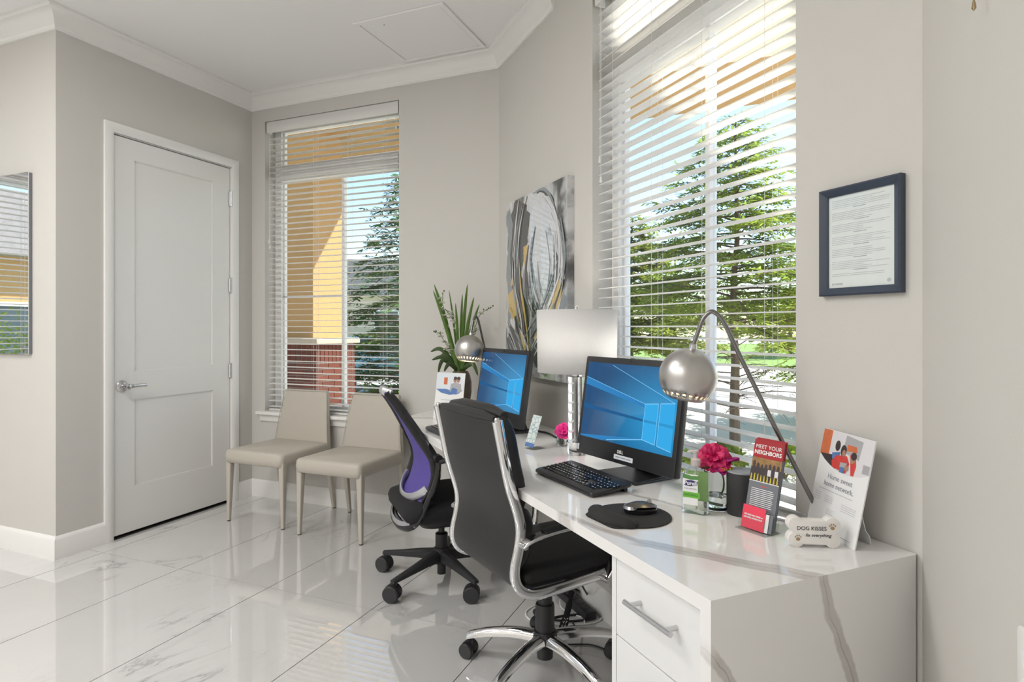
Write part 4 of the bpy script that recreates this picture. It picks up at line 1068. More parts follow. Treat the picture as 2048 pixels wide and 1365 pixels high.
for k in range(5):
    a_ = math.radians(a0+72*k+45); ca, sa = math.cos(a_), math.sin(a_); side = Vector((-sa, ca, 0))
    b = MB(); rings = []
    for rr, zc, w_, h_ in ((.03, .128, .026, .026), (.12, .122, .022, .020), (.22, .110, .018, .014), (.31, .100, .015, .010), (.335, .098, .012, .008)):
        rings.append([Vector((ca*rr, sa*rr, zc))+side*(w_*x_)+Vector((0, 0, h_*z_)) for x_, z_ in ((-1, -1), (-1, .5), (-.55, 1), (.55, 1), (1, .5), (1, -1))])
    b.loft(rings); b.build('base_arm', 'black_matte', MC, sharp=40)
    caster(MC, ca*.318, sa*.318, math.radians(67)+(k-2)*.22, .039, 'cup_black', 'black_plastic')
# ================================================================== THINGS ON THE DESK
# --- all-in-one computers
def scr_mat():
    g = NG('screen_blue'); o = g.obj(); sp = g.n('ShaderNodeSeparateXYZ'); g.put(sp.inputs[0], o)
    d_ = g.vmath('LENGTH', g.vmath('MULTIPLY', g.vmath('SUBTRACT', o, (.20, 0, .17)), (1.0, 0, 1.6)))
    c = g.mix(g.ramp(d_, 0, .42), (.045, .40, .80), (.016, .095, .25))
    e = g.n('ShaderNodeEmission'); g.put(e.inputs[0], c); e.inputs[1].default_value = .72
    gl = g.n('ShaderNodeBsdfGlossy'); gl.inputs['Roughness'].default_value = .06; gl.inputs[0].default_value = (1, 1, 1, 1)
    fr_ = g.n('ShaderNodeFresnel'); fr_.inputs[0].default_value = 1.4
    mx = g.n('ShaderNodeMixShader'); g.t.links.new(fr_.outputs[0], mx.inputs[0]); g.t.links.new(e.outputs[0], mx.inputs[1]); g.t.links.new(gl.outputs[0], mx.inputs[2])
    g.t.links.new(mx.outputs[0], g.out.inputs[0]); M['screen_blue'] = g.m
scr_mat()
MW, MH, TILT = .505, .370, math.radians(8.3)
def computer(label, loc, rz, sticker):
    t = thing('computer', label, 'computer', (loc[0], loc[1], DZ), rz, 'all-in-one computers on the desk')
    # base plate and neck; local -y front
    b = MB(); b.prism([(-.105, -.10), (.105, -.10), (.105, .10), (-.105, .10)], 0, .008); b.prism([(-.105, -.10), (.105, -.10), (.095, .06), (-.095, .06)], .008, .011); b.build('base_plate', 'black_plastic', t, smooth=False, bevel=.002)
    b = MB(); b.loft([[(x_, y_, .009) for x_, y_ in rrect(-.06, .06, .045, .085, .01, 3)], [(x_, y_, .12) for x_, y_ in rrect(-.05, .05, .01, .045, .01, 3)], [(x_, y_, .26) for x_, y_ in rrect(-.045, .045, .0, .03, .01, 3)]]); b.build('stand_neck', 'black_plastic', t)
    b = MB(); b.prism(rrect(-MW/2, MW/2, 0, MH, .008), 0, .030, lambda x_, z_, y_: (x_, y_, z_))
    b.prism(rrect(-MW*.33, MW*.33, .05, MH-.05, .03), .030, .048, lambda x_, z_, y_: (x_, y_, z_))
    hs = b.build('housing', 'black_plastic', t, (0, -.075, .050), (-TILT, 0, 0), bevel=.003)
    bx0, bx1, bz0, bz1 = -MW/2+.017, MW/2-.017, .066, MH-.022
    b = MB(); b.box(bx0, bx1, -.0008, .0005, bz0, bz1); b.build('screen', 'screen_blue', hs, smooth=False)
    def sp(u_, v_): return (bx0+(bx1-bx0)*u_, bz0+(bz1-bz0)*v_)
    def q(pts, m, y, nm='screen_glow'): front([sp(*p) for p in pts], nm, m, hs, y, .0001)
    q([(0, .44), (.69, .36), (.69, .335), (0, .385)], 'scr_dark', -.0009)
    q([(0, .80), (.70, .545), (.70, .50), (0, .70)], 'scr_beam', -.0009)
    q([(0, .02), (.70, .13), (.70, .11), (.25, .0), (0, 0)], 'scr_beam', -.0009)
    q([(.70, .12), (.83, .09), (.83, .325), (.70, .33)], 'scr_pane', -.0010, 'screen_pane'); q([(.70, .36), (.83, .355), (.83, .57), (.70, .545)], 'scr_pane', -.0010, 'screen_pane')
    q([(.85, .085), (.985, .05), (.985, .315), (.85, .325)], 'scr_pane', -.0010, 'screen_pane'); q([(.85, .355), (.985, .35), (.985, .60), (.85, .575)], 'scr_pane', -.0010, 'screen_pane')
    for p0_, p1_ in (((.70, .545), (.83, .57)), ((.85, .575), (.985, .60)), ((.0, .80), (.70, .545)), ((.30, .98), (.985, .60)), ((.70, .12), (.83, .09)), ((.85, .085), (.985, .05)), ((.70, .12), (.32, .02))):
        a_ = sp(*p0_); c_ = sp(*p1_); hh = .0012 if p0_[0] > .6 else .0008
        front([(a_[0], a_[1]-hh), (c_[0], c_[1]-hh), (c_[0], c_[1]+hh), (a_[0], a_[1]+hh)], 'screen_line', 'scr_line', hs, -.0012, .0001)
    for uu, z0_, z1_ in ((.70, .12, .545), (.83, .09, .57), (.85, .085, .575)):
        a_ = sp(uu, z0_); c_ = sp(uu, z1_); front(rect(a_[0]-.0009, a_[0]+.0009, a_[1], c_[1]), 'screen_line', 'scr_line', hs, -.0012, .0001)
    text('DELL', .015, 'ink_white', hs, -.005, .040, bold=.0003, space=.9)
    b = MB(); b.lathe([(.003, 0), (.003, .001)], 10); b.build('webcam', 'black_gloss', hs, (0, -.0005, MH-.011), (PI/2, 0, 0))
    front(rect(-MW/2+.006, -MW/2+.016, .012, .034), 'badge', 'photo_pale', hs)
    if sticker:
        front(rect(-.035, .062, .014, .030), 'sticker', 'photo_pale', hs, -.0007); bars('sticker_print', [(-.025, -.002, .022), (.002, .026, .022), (.030, .052, .022)], .004, 'ink_grey', hs, -.0012)
    return t
m1 = computer('black all-in-one computer with blue screen, nearer one with a label strip', (-.415, 2.166), math.radians(-36.6), True)
m2 = computer('black all-in-one computer with blue screen, farther one by the painting', (-1.194, 2.853), math.radians(-39.5), False)

# --- keyboard
def keyboard(label, loc, rz):
    t = thing('keyboard', label, 'keyboard', (loc[0], loc[1], DZ), rz, 'black desk keyboards')
    KW, KD = .372, .158
    sl = math.radians(6.0)
    b = MB(); b.loft([[(x_, y_, z_+(y_+KD/2)*math.tan(sl)) for x_, y_ in rrect(-KW/2+g_, KW/2-g_, -KD/2+g_, KD/2-g_, .012, 4)] for z_, g_ in ((.002, .004), (.006, 0), (.013, 0), (.016, .003))])
    b.build('case', 'black_plastic', t, sharp=50)
    b = MB()
    for sx in (-1, 1): b.box(sx*KW*.42-.012, sx*KW*.42+.012, KD/2-.022, KD/2-.010, 0, .020)
    b.build('feet', 'black_plastic', t, smooth=False)
    kp = .0187*.88; zk = .0158; meshes = {}; dots = MB()
    def key(xc, yc, w_):
        k = round(w_, 4)
        if k not in meshes:
            q = MB(); hw = w_/2-.0012; hd = kp/2-.0012
            q.loft([[(x_, y_, 0) for x_, y_ in rrect(-hw, hw, -hd, hd, .0012, 1)], [(x_, y_, .0035) for x_, y_ in rrect(-hw+.0009, hw-.0009, -hd+.0009, hd-.0009, .0012, 1)]]); meshes[k] = q.mesh('key', 'black_gloss', smooth=False)
        z_ = zk+(yc+KD/2)*math.tan(sl); link('key', meshes[k], t, (xc, yc, z_), (sl, 0, 0))
        if w_ < .06:
            x0 = xc-w_/2+.004; dz = z_+.0037; n_ = random.choice((1, 1, 2))
            for e in range(n_): dots.box(x0+e*.0045, x0+e*.0045+.003, yc+.0005, yc+.0042, dz, dz+.0002)
    def row(y, x0, ws):
        x_ = x0
        for w_ in ws:
            if w_ > 0: key(x_+w_*kp/2, y, w_*kp)
            x_ += abs(w_)*kp
    xL = -KW/2+.012; yF = -KD/2+.034
    row(yF, xL, [1.25, 1.25, 1.25, 5.6, 1.2, 1.2, 1.2, -.25, 1, 1, 1, -.25, 2, 1, 1])
    row(yF+kp, xL, [2.1]+[1]*10+[2.1, -.35, 1, -1.25, 1, 1, 1, 1])
    row(yF+2*kp, xL, [1.7]+[1]*11+[1.75, -3.25, 1, 1, 1, 1])
    row(yF+3*kp, xL, [1.45]+[1]*12+[1.25, -.25, 1, 1, 1, -.25, 1, 1, 1, 1])
    row(yF+4*kp, xL, [1]*13+[1.7, -.25, 1, 1, 1, -.25, 1, 1, 1, 1])
    row(yF+5.15*kp, xL, [1, -.5, 1, 1, 1, 1, -.4, 1, 1, 1, 1, -.4, 1, 1, 1, 1, -.2, 1, 1, 1])
    dots.build('key_legends', 'ink_white', t, smooth=False)
keyboard('black keyboard in front of the near computer', (-.572, 2.005), math.radians(-41.5))
kb2 = dk(905, 872)
keyboard('black keyboard mostly hidden behind the leather chair, far desk end', (-1.415, 2.660), math.radians(-42))

# --- mouse pad with wrist rest, mouse
t = thing('mouse_pad', 'round black mouse pad with padded wrist rest', 'mouse pad', (-.338, 1.700, DZ), math.radians(-40))
b = MB(); b.lathe([(.108, 0), (.110, .001), (.110, .004), (.107, .005), (.001, .005)], 40, sx=1.0, sy=.98, cap=True); b.build('pad', 'felt_black', t, sharp=60)
wr = smooth_path([(-.088, -.052, .006), (-.05, -.080, .010), (0, -.090, .011), (.05, -.080, .010), (.088, -.052, .006)], 5)
b = MB(); nW = len(wr); b.tube(wr, [.0235*math.sqrt(max(.10, 1-((2*i/(nW-1)-1)**2)**2)) for i in range(nW)], 14, up=(0, 0, 1), flat=(.78, 1.2)); b.v = [(p[0], p[1], max(p[2], .0006)) for p in b.v]; b.build('wrist_rest', 'felt_black', t)
b = MB(); b.loft([[(x_, y_-.082, z_) for x_, y_ in rrect(-.078+g_, .078-g_, -.034+g_, .03, .03, 5)] for z_, g_ in ((.0003, .002), (.003, 0), (.006, .006))]); b.build('rest_base', 'felt_black', t)
mc = on_z(1281, 1021, DZ+.012)
t = thing('computer_mouse', 'dark grey cordless mouse on the round pad', 'mouse', (mc.x, mc.y, DZ+.0052), math.radians(30))
def mring(z, L0, L1, W_): return [(x_, y_, z) for x_, y_ in [((L0+L1)/2+(L1-L0)/2*math.cos(a), W_*math.sin(a)*(1-.12*math.cos(a)*math.cos(a))) for a in [2*PI*k/20 for k in range(20)]]]
b = MB(); b.loft([mring(0, -.045, .047, .027), mring(.006, -.048, .049, .029), mring(.014, -.047, .047, .028)]); b.build('body', 'black_gloss', t)
def mtop(u_, v_):
    x_ = -.047+.094*u_; yb2 = .028*math.sqrt(max(0, 1-((x_-.0)/.0478)**2))*1.0; y_ = (v_*2-1)*yb2
    hz = .020*math.sin(PI*min(1, (u_*.80+.12)))**.8*(1-((v_*2-1)**2)*.55); return (x_, y_, .013+hz*.95)
b = MB(); b.grid(mtop, 14, 8); b.build('shell', 'mouse_top', t)
b = MB(); b.tube([(.026, -.003, .031), (.026, .003, .031)], .006, 12, up=(0, 0, 1)); b.build('scroll_wheel', 'mouse_pale', t)
b = MB(); b.loft([mring(.0145, -.049, -.012, .026), mring(.022, -.046, -.018, .021)]); b.build('rear_accent', 'mouse_pale', t)

# --- hand sanitizer
sp_ = (-.176, 1.800)
t = thing('sanitizer_bottle', 'clear hand sanitizer pump bottle with green label', 'bottle', (sp_[0], sp_[1], DZ), math.radians(-11))
def sring(z, g_, r_=.010): return [(x_, y_, z) for x_, y_ in rrect(-.037+g_, .037-g_, -.019+g_*.5, .019-g_*.5, min(r_, .019-g_*.5-.0005), 5)]
b = MB(); b.loft([sring(.0, .004), sring(.003, .0), sring(.055, 0), sring(.112, 0), sring(.122, .006), sring(.128, .018), sring(.130, .024, .004), sring(.138, .025, .003)]); b.build('bottle', 'window_glass', t, sharp=60)
b = MB(); b.loft([sring(.003, .0025), sring(.055, .0022), sring(.118, .0040)]); b.build('gel', 'gel_clear', t, sharp=60)
lb_ = MB(); lb_.box(-.029, .030, .0194, .0196, .030, .112); lb_.build('back_label', 'green_pale', t, smooth=False)
front(rect(-.030, .012, .026, .112), 'label', 'paper_white', t, -.0194)
front([(-.030, .100), (-.010, .097), (.016, .099), (.016, .110), (-.005, .108), (-.030, .113)], 'label_band', 'green_print', t, -.0196)
front([(-.027, .080), (-.024, .094), (-.005, .096), (.012, .093), (.010, .082), (-.010, .078)], 'logo_patch', 'ink_navy', t, -.0198)
text('Purell', .0155, 'ink_white', t, -.0085, .0866, -.0204, bold=.0003, name='brand_lettering')
text('HAND SANITIZER', .0044, 'ink_grey', t, -.009, .0715, -.0202, name='brand_lettering')
front(rect(-.030, .018, .046, .062), 'label_stripe', 'green_bright', t, -.0197); text('NATURALS', .0082, 'green_print', t, -.007, .054, -.0204, bold=.0002, name='brand_lettering')
b = MB(); b.lathe([(.013, .134), (.0135, .136), (.0135, .152), (.010, .155), (.0055, .156), (.0055, .168), (.0085, .169), (.0085, .177), (.004, .179)], 16); b.tube([(0, 0, .174), (-.014, -.002, .174), (-.022, -.003, .170)], [.0045, .004, .003], 8); b.build('pump', 'frosted', t)
b = MB(); b.tube([(0, 0, .135), (.003, 0, .01)], .0025, 8); b.build('dip_tube', 'frosted', t)

# --- rose in a glass
def petal(mb, c, az, el, L, W_, cup):
    d_ = Vector((math.cos(az)*math.cos(el), math.sin(az)*math.cos(el), math.sin(el))); sd = Vector((-math.sin(az), math.cos(az), 0)); nn = sd.cross(d_)
    b0 = len(mb.v)
    def f(u_, v_):
        w_ = W_*math.sin(PI*min(1, .12+.80*v_))**.8*(1 if v_ < .99 else .8); x_ = (u_*2-1)
        return tuple(c+d_*(L*v_)+sd*(x_*w_)+nn*(-cup*(v_*v_*.6+x_*x_*.5)*L+.004*math.sin(7*x_+5*v_)))
    mb.grid(f, 6, 6)
def rose(parent, c, R_, m1_, m2_, seed, tilt=math.radians(48)):
    rnd = random.Random(seed); mb = MB(); mb2 = MB(); o_ = Vector((0, 0, 0))
    for k in range(7): petal(mb, o_, k*2*PI/7+rnd.uniform(-.2, .2), .22+rnd.uniform(-.12, .15), R_*rnd.uniform(.92, 1.08), R_*.60, -.30)
    for k in range(6): petal(mb, o_+Vector((0, 0, .003)), k*2*PI/6+.4+rnd.uniform(-.2, .2), .62+rnd.uniform(-.1, .12), R_*.80, R_*.48, -.42)
    for k in range(5): petal(mb, o_+Vector((0, 0, .005)), k*2*PI/5+.1+rnd.uniform(-.2, .2), 1.05+rnd.uniform(-.1, .12), R_*.58, R_*.34, -.50)
    rt = Matrix.Translation(c) @ Matrix.Rotation(tilt, 4, 'X')
    mb.v = [tuple(rt @ Vector(p)) for p in mb.v]
    petal(mb2, c+Vector((.004, -.006, -.010)), -1.1, -.85, R_*.95, R_*.40, .2); petal(mb2, c+Vector((.010, -.004, -.006)), -.25, .05, R_*1.15, R_*.32, .1)
    mb.build('petals', m1_, parent, recalc=False, sharp=180); mb2.build('outer_petals', m2_, parent, recalc=False, sharp=180)
gv = (-.124, 1.866)
t = thing('rose_vase', 'single magenta rose in a low clear glass with water', 'vase', (gv[0], gv[1], DZ), math.radians(10))
b = MB(); b.lathe([(.0005, .0), (.034, .0), (.037, .003), (.0375, .012), (.037, .06), (.036, .108), (.0355, .110), (.0345, .108), (.0352, .06), (.0355, .014), (.033, .009), (.0005, .008)], 32, cap=False); b.build('glass_body', 'glass', t)
b = MB(); b.lathe([(.0005, .0088), (.0325, .0095), (.0348, .0145), (.0347, .040), (.0005, .040)], 32, cap=False); b.build('water', 'acrylic', t)
b = MB(); b.tube(smooth_path([(.008, .01, .03), (.020, .006, .055), (.020, 0, .085), (.006, -.004, .112), (-.004, -.008, .135)], 5), .0026, 8); st_ = b.build('stem', 'stem_green', t)
b = MB(); b.tube([(-.028, .0, .020), (.012, -.010, .014)], .004, 8, flat=(1, .4)); b.build('cut_stem', 'stem_green', t)
lf = MB()
for az, el, L in ((-2.6, -.1, .05), (.4, .25, .055), (2.6, .1, .05), (-.9, -.25, .045)): petal(lf, Vector((-.002, -.006, .122)), az, el, L, .015, .15)
lf.build('leaves', 'leaf_dark', t, recalc=False, sharp=180)
lf = MB()
for az in (-1.6, -.8, 0, -2.4): petal(lf, Vector((.020, -.024, .120)), az, .1, .022, .008, .1)
lf.build('yellow_bud', 'yellow_bud', t, recalc=False, sharp=180)
rose(t, Vector((-.006, -.010, .150)), .050, 'rose', 'rose_deep', 9)

# --- black canister with grey lid
cp_ = dk(1485, 1030)
t = thing('canister', 'black cylindrical canister with grey lid beside the brochures', 'canister', (cp_.x, cp_.y+.012, DZ))
b = MB(); b.lathe([(.042, 0), (.0435, .002), (.0435, .116), (.043, .118)], 36); b.build('body', 'cup_black', t, sharp=50)
b = MB(); b.lathe([(.043, .1181), (.0432, .120), (.042, .1225), (.0415, .1225)], 36); b.build('lid', 'cup_grey', t, sharp=50)

# --- brochure holder, brochures, cards
BH = dk(1504, 1066); rzb = math.radians(-37); base = (BH.x+.012, BH.y+.022)
t = thing('brochure_holder', 'clear acrylic brochure stand holding leaflets', 'holder', (base[0], base[1], DZ), rzb)
b = MB(); b.box(-.047, .047, -.030, .034, 0, .003)
LEAN = math.radians(13)
rot = Matrix.Translation((0, .006, .003)) @ Matrix.Rotation(-LEAN, 4, 'X')
b.box(-.047, .047, .012, .0145, 0, .135, rot); b.box(-.047, .047, -.024, -.022, 0, .030, rot)
for sx in (-1, 1):
    b.add([rot @ Vector((sx*.047, y_, z_)) for y_, z_ in ((-.024, 0), (.0145, 0), (.0145, .085), (.002, .085), (-.010, .070), (-.014, .045), (-.024, .030))] + [rot @ Vector((sx*.0448, y_, z_)) for y_, z_ in ((-.024, 0), (.0145, 0), (.0145, .085), (.002, .085), (-.010, .070), (-.014, .045), (-.024, .030))], [(0, 1, 2, 3, 4, 5, 6), (13, 12, 11, 10, 9, 8, 7)]+[(i, (i+1) % 7, 7+(i+1) % 7, 7+i) for i in range(7)])
b.build('acrylic_stand', 'window_glass', t, smooth=False)
cz, szb = math.cos(rzb), math.sin(rzb)
def hold(x_, y_): return (base[0]+cz*x_-szb*y_, base[1]+szb*x_+cz*y_)
NB = 4
for k in range(NB):
    yy_ = -.0055+k*.0026; wx, wy = hold(.001*(k % 2), .006+yy_)
    t = thing('brochure', ['red-topped neighbours brochure, front one in the acrylic stand', 'red-topped brochure edge, second in the acrylic stand', 'red-topped brochure edge, third in the acrylic stand', 'red-topped brochure edge, rearmost in the acrylic stand'][k], 'brochure', (wx, wy, DZ+.0045), rzb, 'brochures in the acrylic stand')
    t.rotation_euler = (-LEAN, 0, rzb); t.rotation_mode = 'XYZ'
    bw, bh_ = .0445, .228+.0012*k
    b = MB(); b.box(-bw, bw, 0, .0022, 0, bh_ if k == 0 else bh_-.048); sh = b.build('sheet', 'slate_print', t, smooth=False)
    if k: b = MB(); b.box(-bw, bw, 0, .0022, bh_-.048, bh_); b.build('red_header', 'red_print', t, smooth=False)
    if k == 0:
        front(rect(-bw, bw, bh_-.047, bh_), 'red_header', 'red_print', sh, -.0002, .0003)
        text('MEET YOUR', .0145, 'ink_white', sh, .000, bh_-.018, -.0009, name='title'); text('NEIGHBORS', .0150, 'ink_white', sh, .000, bh_-.033, -.0009, bold=.00035, name='title')
        front(rect(-bw, bw, bh_-.108, bh_-.047), 'cover_photo', 'photo_amber', sh, -.0002, .0003)
        front(rect(-bw, bw, bh_-.108, bh_-.072), 'crowd', 'photo_dark', sh, -.0006, .0002)
        for q in range(7): front(disc(-.036+q*.012, bh_-.071+random.uniform(-.004, .006), .0045, .010, 8), 'figure', 'photo_dark', sh, -.0009, .0001)
        for q in (.012, .033): front(rect(q-.005, q+.005, bh_-.090, bh_-.074), 'figure', 'photo_white', sh, -.0011, .0001)
        for q in range(9): front([(-.040+q*.0098-.0022, bh_-.107), (-.040+q*.0098+.0022, bh_-.107), (-.040+q*.0098+.0012, bh_-.092+random.uniform(-.004, .004)), (-.040+q*.0098-.001, bh_-.090)], 'fence_picket', 'photo_yellow', sh, -.0012, .0001)
        front(rect(-bw, bw, bh_-.110, bh_-.108), 'divider', 'paper_white', sh, -.0006, .0003)
        rows = [(-.034, -.034+.068*random.uniform(.93, 1), bh_-.128-q*.0048) for q in range(10)] + [(-.034, .028, bh_-.182), (-.034, -.026, bh_-.187), (-.030, .026, bh_-.198)]
        bars('body_print', rows, .0016, 'ink_white', sh, -.0007); bars('small_heading', [(-.008, .010, bh_-.120)], .0018, 'red_card', sh, -.0007)
for k in range(3):
    wx, wy = hold(-.006+.010*k, .006-.0205+k*.0026)
    t = thing('business_card', ['red promo card in front of the brochures', 'white card behind the red promo card', 'dark grey card behind the white card'][k], 'card', (wx, wy, DZ+.0045), rzb, 'cards in the acrylic stand')
    t.rotation_euler = (-LEAN, 0, rzb)
    b = MB(); b.box(-.034, .034, 0, .001, 0, .058-.012*(k > 0)); cd = b.build('card', ['red_card', 'paper_white', 'slate_print'][k], t, smooth=False)
    if k == 0:
        text('USE FREE EASY PAPER or', .0052, 'ink_white', cd, 0, .034, -.0005, bold=.0002, shear=.15, name='promo_lettering'); text('USE FREE APPRENTICE', .0056, 'ink_white', cd, -.001, .027, -.0005, bold=.0002, shear=.15, name='promo_lettering')

# --- dog bone sign
bo = dk(1618, 1094)
t = thing('bone_sign', 'white bone-shaped block sign with paw prints', 'sign', (bo.x+.008, bo.y+.008, DZ), math.radians(17))
out = []
def arc(cx, cz_, r_, a0_, a1_, n_=12):
    for k in range(n_+1):
        a = math.radians(a0_+(a1_-a0_)*k/n_); out.append((cx+r_*math.cos(a), cz_+r_*math.sin(a)))
arc(-.0415, .0185, .0185, 110, 325); arc(.0415, .0185, .0185, 215, 430); arc(.0415, .0535, .0185, -70, 145); arc(-.0415, .0535, .0185, 35, 250)
b = MB(); b.prism(out, -.013, .013, lambda x_, z_, y_: (x_, y_, z_)); bn = b.build('bone_block', 'bone_white', t, bevel=.0015)
text('DOG KISSES', .0128, 'ink_black', bn, -.007, .0460, -.0138, space=1.0, name='lettering'); text('fix everything', .0108, 'ink_black', bn, .008, .0300, -.0138, shear=.3, name='script_lettering')
for px_, pz_, sc in ((-.038, .022, 1), (.041, .050, 1)):
    front(disc(px_, pz_-.002, .0050*sc, .0042*sc, 12), 'paw_print', 'ink_gold', bn, -.0133)
    for ax, az in ((-.0062, .0035), (-.0024, .0066), (.0024, .0066), (.0062, .0035)): front(disc(px_+ax, pz_+az, .0016, .0023, 10), 'paw_print', 'ink_gold', bn, -.0133)

# --- home network poster on an easel back
pBR = dk(1709, 1103); pBL = dk(1612, 1048); mid = (pBR+pBL)/2; rzp = math.atan2(pBR.y-pBL.y, pBR.x-pBL.x)
t = thing('countertop_poster', 'white home network poster on an easel back beside the bone sign', 'poster', (mid.x, mid.y, DZ), rzp)
QW, QH, QL = .200, .262, math.atan2(.054, .255)
b = MB(); b.box(-QW/2, QW/2, 0, .003, 0, QH); bd = b.build('board', 'paper_white', t, (0, 0, .0005), (-QL, 0, 0), smooth=False)
def curve_photo(bd, QW, QH, mats, dep):
    # photo area with a curved lower edge
    lo = [(-QW/2+QW*k/14, QH*(dep+.10*((2*k/14-1.15)**2)*.95)) for k in range(15)]
    front([(-QW/2, QH-.001), *lo, (QW/2, QH-.001)], 'photo', mats[0], bd, -.0002, .0003)
    return lo
lo = curve_photo(bd, QW, QH, ['photo_white'], .615)
def cl(poly):
    return [(x_, max(z_, QH*(.618+.095*((2*(x_+QW/2)/QW-1.15)**2)))) for x_, z_ in poly]
front(cl(rect(-.100, -.063, .190, .261)), 'photo_door', 'photo_orange', bd, -.0005, .0002)
front([(-.005, .258), (.060, .252), (.055, .205), (-.010, .215)], 'photo_hood', 'photo_grey', bd, -.0005, .0002)
front([(.006, .236), (.040, .236), (.045, .222), (.004, .220)], 'photo_lamp', 'photo_orange', bd, -.0007, .0002)
front(cl([(-.098, .196), (-.045, .200), (-.028, .165), (-.05, .168), (-.075, .180)]), 'photo_couch', 'photo_dark', bd, -.0006, .0002)
front(disc(-.032, .226, .010, .014, 12), 'photo_head', 'photo_dark', bd, -.0008, .0002); front(cl([(-.050, .205), (-.018, .212), (-.020, .190), (-.046, .190)]), 'photo_figure', 'photo_blue', bd, -.0008, .0002)
front(cl([(-.046, .185), (-.030, .202), (.010, .207), (.024, .190), (.016, .164), (-.040, .166)]), 'photo_figure', 'photo_red', bd, -.0010, .0002)
front(disc(-.006, .218, .011, .015, 12), 'photo_head', 'photo_dark', bd, -.0012, .0002); front(disc(-.003, .212, .007, .009, 10), 'photo_face', 'photo_skin', bd, -.0014, .0002)
front(cl([(.020, .212), (.042, .214), (.050, .190), (.046, .164), (.036, .164), (.028, .190)]), 'photo_figure', 'photo_red', bd, -.0009, .0002)
front(disc(.034, .205, .010, .013, 12), 'photo_head', 'photo_skin', bd, -.0012, .0002); front(disc(.036, .212, .011, .010, 10), 'photo_head', 'photo_dark', bd, -.0013, .0002)
front(cl([(-.010, .188), (.016, .190), (.014, .178), (-.010, .176)]), 'photo_tablet', 'photo_grey', bd, -.0014, .0002); front(cl(rect(-.008, .010, .163, .178)), 'photo_jeans', 'photo_blue', bd, -.0013, .0002)
front(cl(rect(.074, .098, .178, .200)), 'photo_box', 'photo_grey', bd, -.0006, .0002); front(cl(rect(.010, .024, .172, .184)), 'photo_hands', 'photo_skin', bd, -.0015, .0002)
text('Home sweet', .0190, 'ink_grey', bd, .000, .144, -.0008, name='heading'); text('home network.', .0190, 'ink_grey', bd, .000, .124, -.0008, name='heading')
bars('poster_print', [(-.075, .060, .108)], .0018, 'ink_pale', bd)
bars('poster_print', [(-.085, -.062, .096-q*.006) for q in range(4)] + [(-.045, -.012, .094-q*.005) for q in range(4)] + [(.025, .080, .088-q*.005) for q in range(4)] + [(-.030, .0, .062-q*.005) for q in range(3)], .0013, 'ink_pale', bd)
bars('poster_footer', [(-.080, .080, .012), (-.010, .020, .040)], .0012, 'ink_grey', bd)
b = MB(); eas = [(-.055, 0), (.055, 0), (.055, .02), (.040, .03), (.020, .16), (-.020, .16), (-.040, .03), (-.055, .02)]
rotE = Matrix.Translation((0.02, .066, .0005)) @ Matrix.Rotation(math.radians(10), 4, 'X')
b.prism([(p[0]*.8, p[1]) for p in eas], 0, .002, lambda x_, z_, y_: tuple(rotE @ Vector((x_, y_, z_)))); b.build('easel_back', 'paper_white', t, smooth=False)

# --- ball task lamps
def ball_lamp(label, foot, ball, seed, loop):
    foot = Vector((foot[0], foot[1], DZ)); ball = Vector(ball); r = .0825
    t = thing('ball_desk_lamp', label, 'lamp', tuple(foot), 0, 'brushed steel ball desk lamps')
    bl = ball-foot; hd_ = Vector((bl.x, bl.y, 0)); hl = hd_.length; hd_.normalize()
    # lamp plane: u towards the ball
    def Q(u_, z_): return hd_*u_+Vector((0, 0, z_))
    zb = bl.z; top = zb+r
    pts = [Q(0, .012), Q(hl*.085, .069), Q(hl*.32, .238), Q(hl*.60, top-.02), Q(hl*.71, top+.065), Q(hl*.765, top+.094), Q(hl*.82, top+.104), Q(hl*.88, top+.084), Q(hl*.925, top+.042), Q(hl*.965, top+.002)]
    b = MB(); b.tube(smooth_path(pts, 6), .0062, 12); b.build('stem', 'gun_metal', t)
    b = MB(); lp = [Vector(p)-foot for p in loop]; b.tube(smooth_path([Q(.0, .012)]+[(p.x, p.y, .0065) for p in lp], 5), .0062, 10); b.build('foot_rod', 'satin_chrome', t)
    # shade: sphere open below with a ring of small holes
    n_ = 48; prof_ = []
    ops = math.radians(142)
    for k in range(15): a = math.radians(4)+(ops-math.radians(4))*k/14; prof_.append((r*math.sin(a), r*math.cos(a)))
    tl = Matrix.Translation(bl) @ Matrix.Rotation(math.radians(9), 4, Vector((hd_.y, -hd_.x, 0)))
    mb = MB(); m_ = len(prof_)
    vs_ = [tl @ Vector((p_[0]*math.cos(2*PI*k/n_), p_[0]*math.sin(2*PI*k/n_), p_[1])) for p_ in prof_ for k in range(n_)]
    fs = []
    for i in range(m_-1):
        for k in range(n_):
            if i == m_-3 and k % 2 == 0: continue          # the holes
            fs.append((i*n_+k, i*n_+(k+1) % n_, (i+1)*n_+(k+1) % n_, (i+1)*n_+k))
    fs.append(tuple(range(n_-1, -1, -1))); mb.add(vs_, fs)
    sh = mb.build('shade', 'brushed_ball', t, recalc=True, sharp=70)
    md = sh.modifiers.new('thick', 'SOLIDIFY'); md.thickness = .0012; md.offset = -1
    b = MB(); b.lathe([(.011, r-.004), (.011, r+.010), (.008, r+.014)], 14); b.v = [tuple(tl @ Vector(p)) for p in b.v]; b.build('collar', 'satin_chrome', t)
    b = MB(); b.lathe([(.004, -.035), (.020, -.028), (.026, -.010), (.022, .010), (.013, .025), (.013, .055)], 14); b.v = [tuple(tl @ Vector(p)) for p in b.v]; b.build('bulb', 'bulb_glow', t)
    return t
def ball_mat():
    g = NG('brushed_ball'); o = g.obj(); f = g.noise(g.vmath('MULTIPLY', o, (8, 8, 60)), 1.0, 2)
    rg = g.ramp(f, .3, .7, .32, .37, False); g.bsdf((.52, .505, .49), rg, 1.0); M['brushed_ball'] = g.m
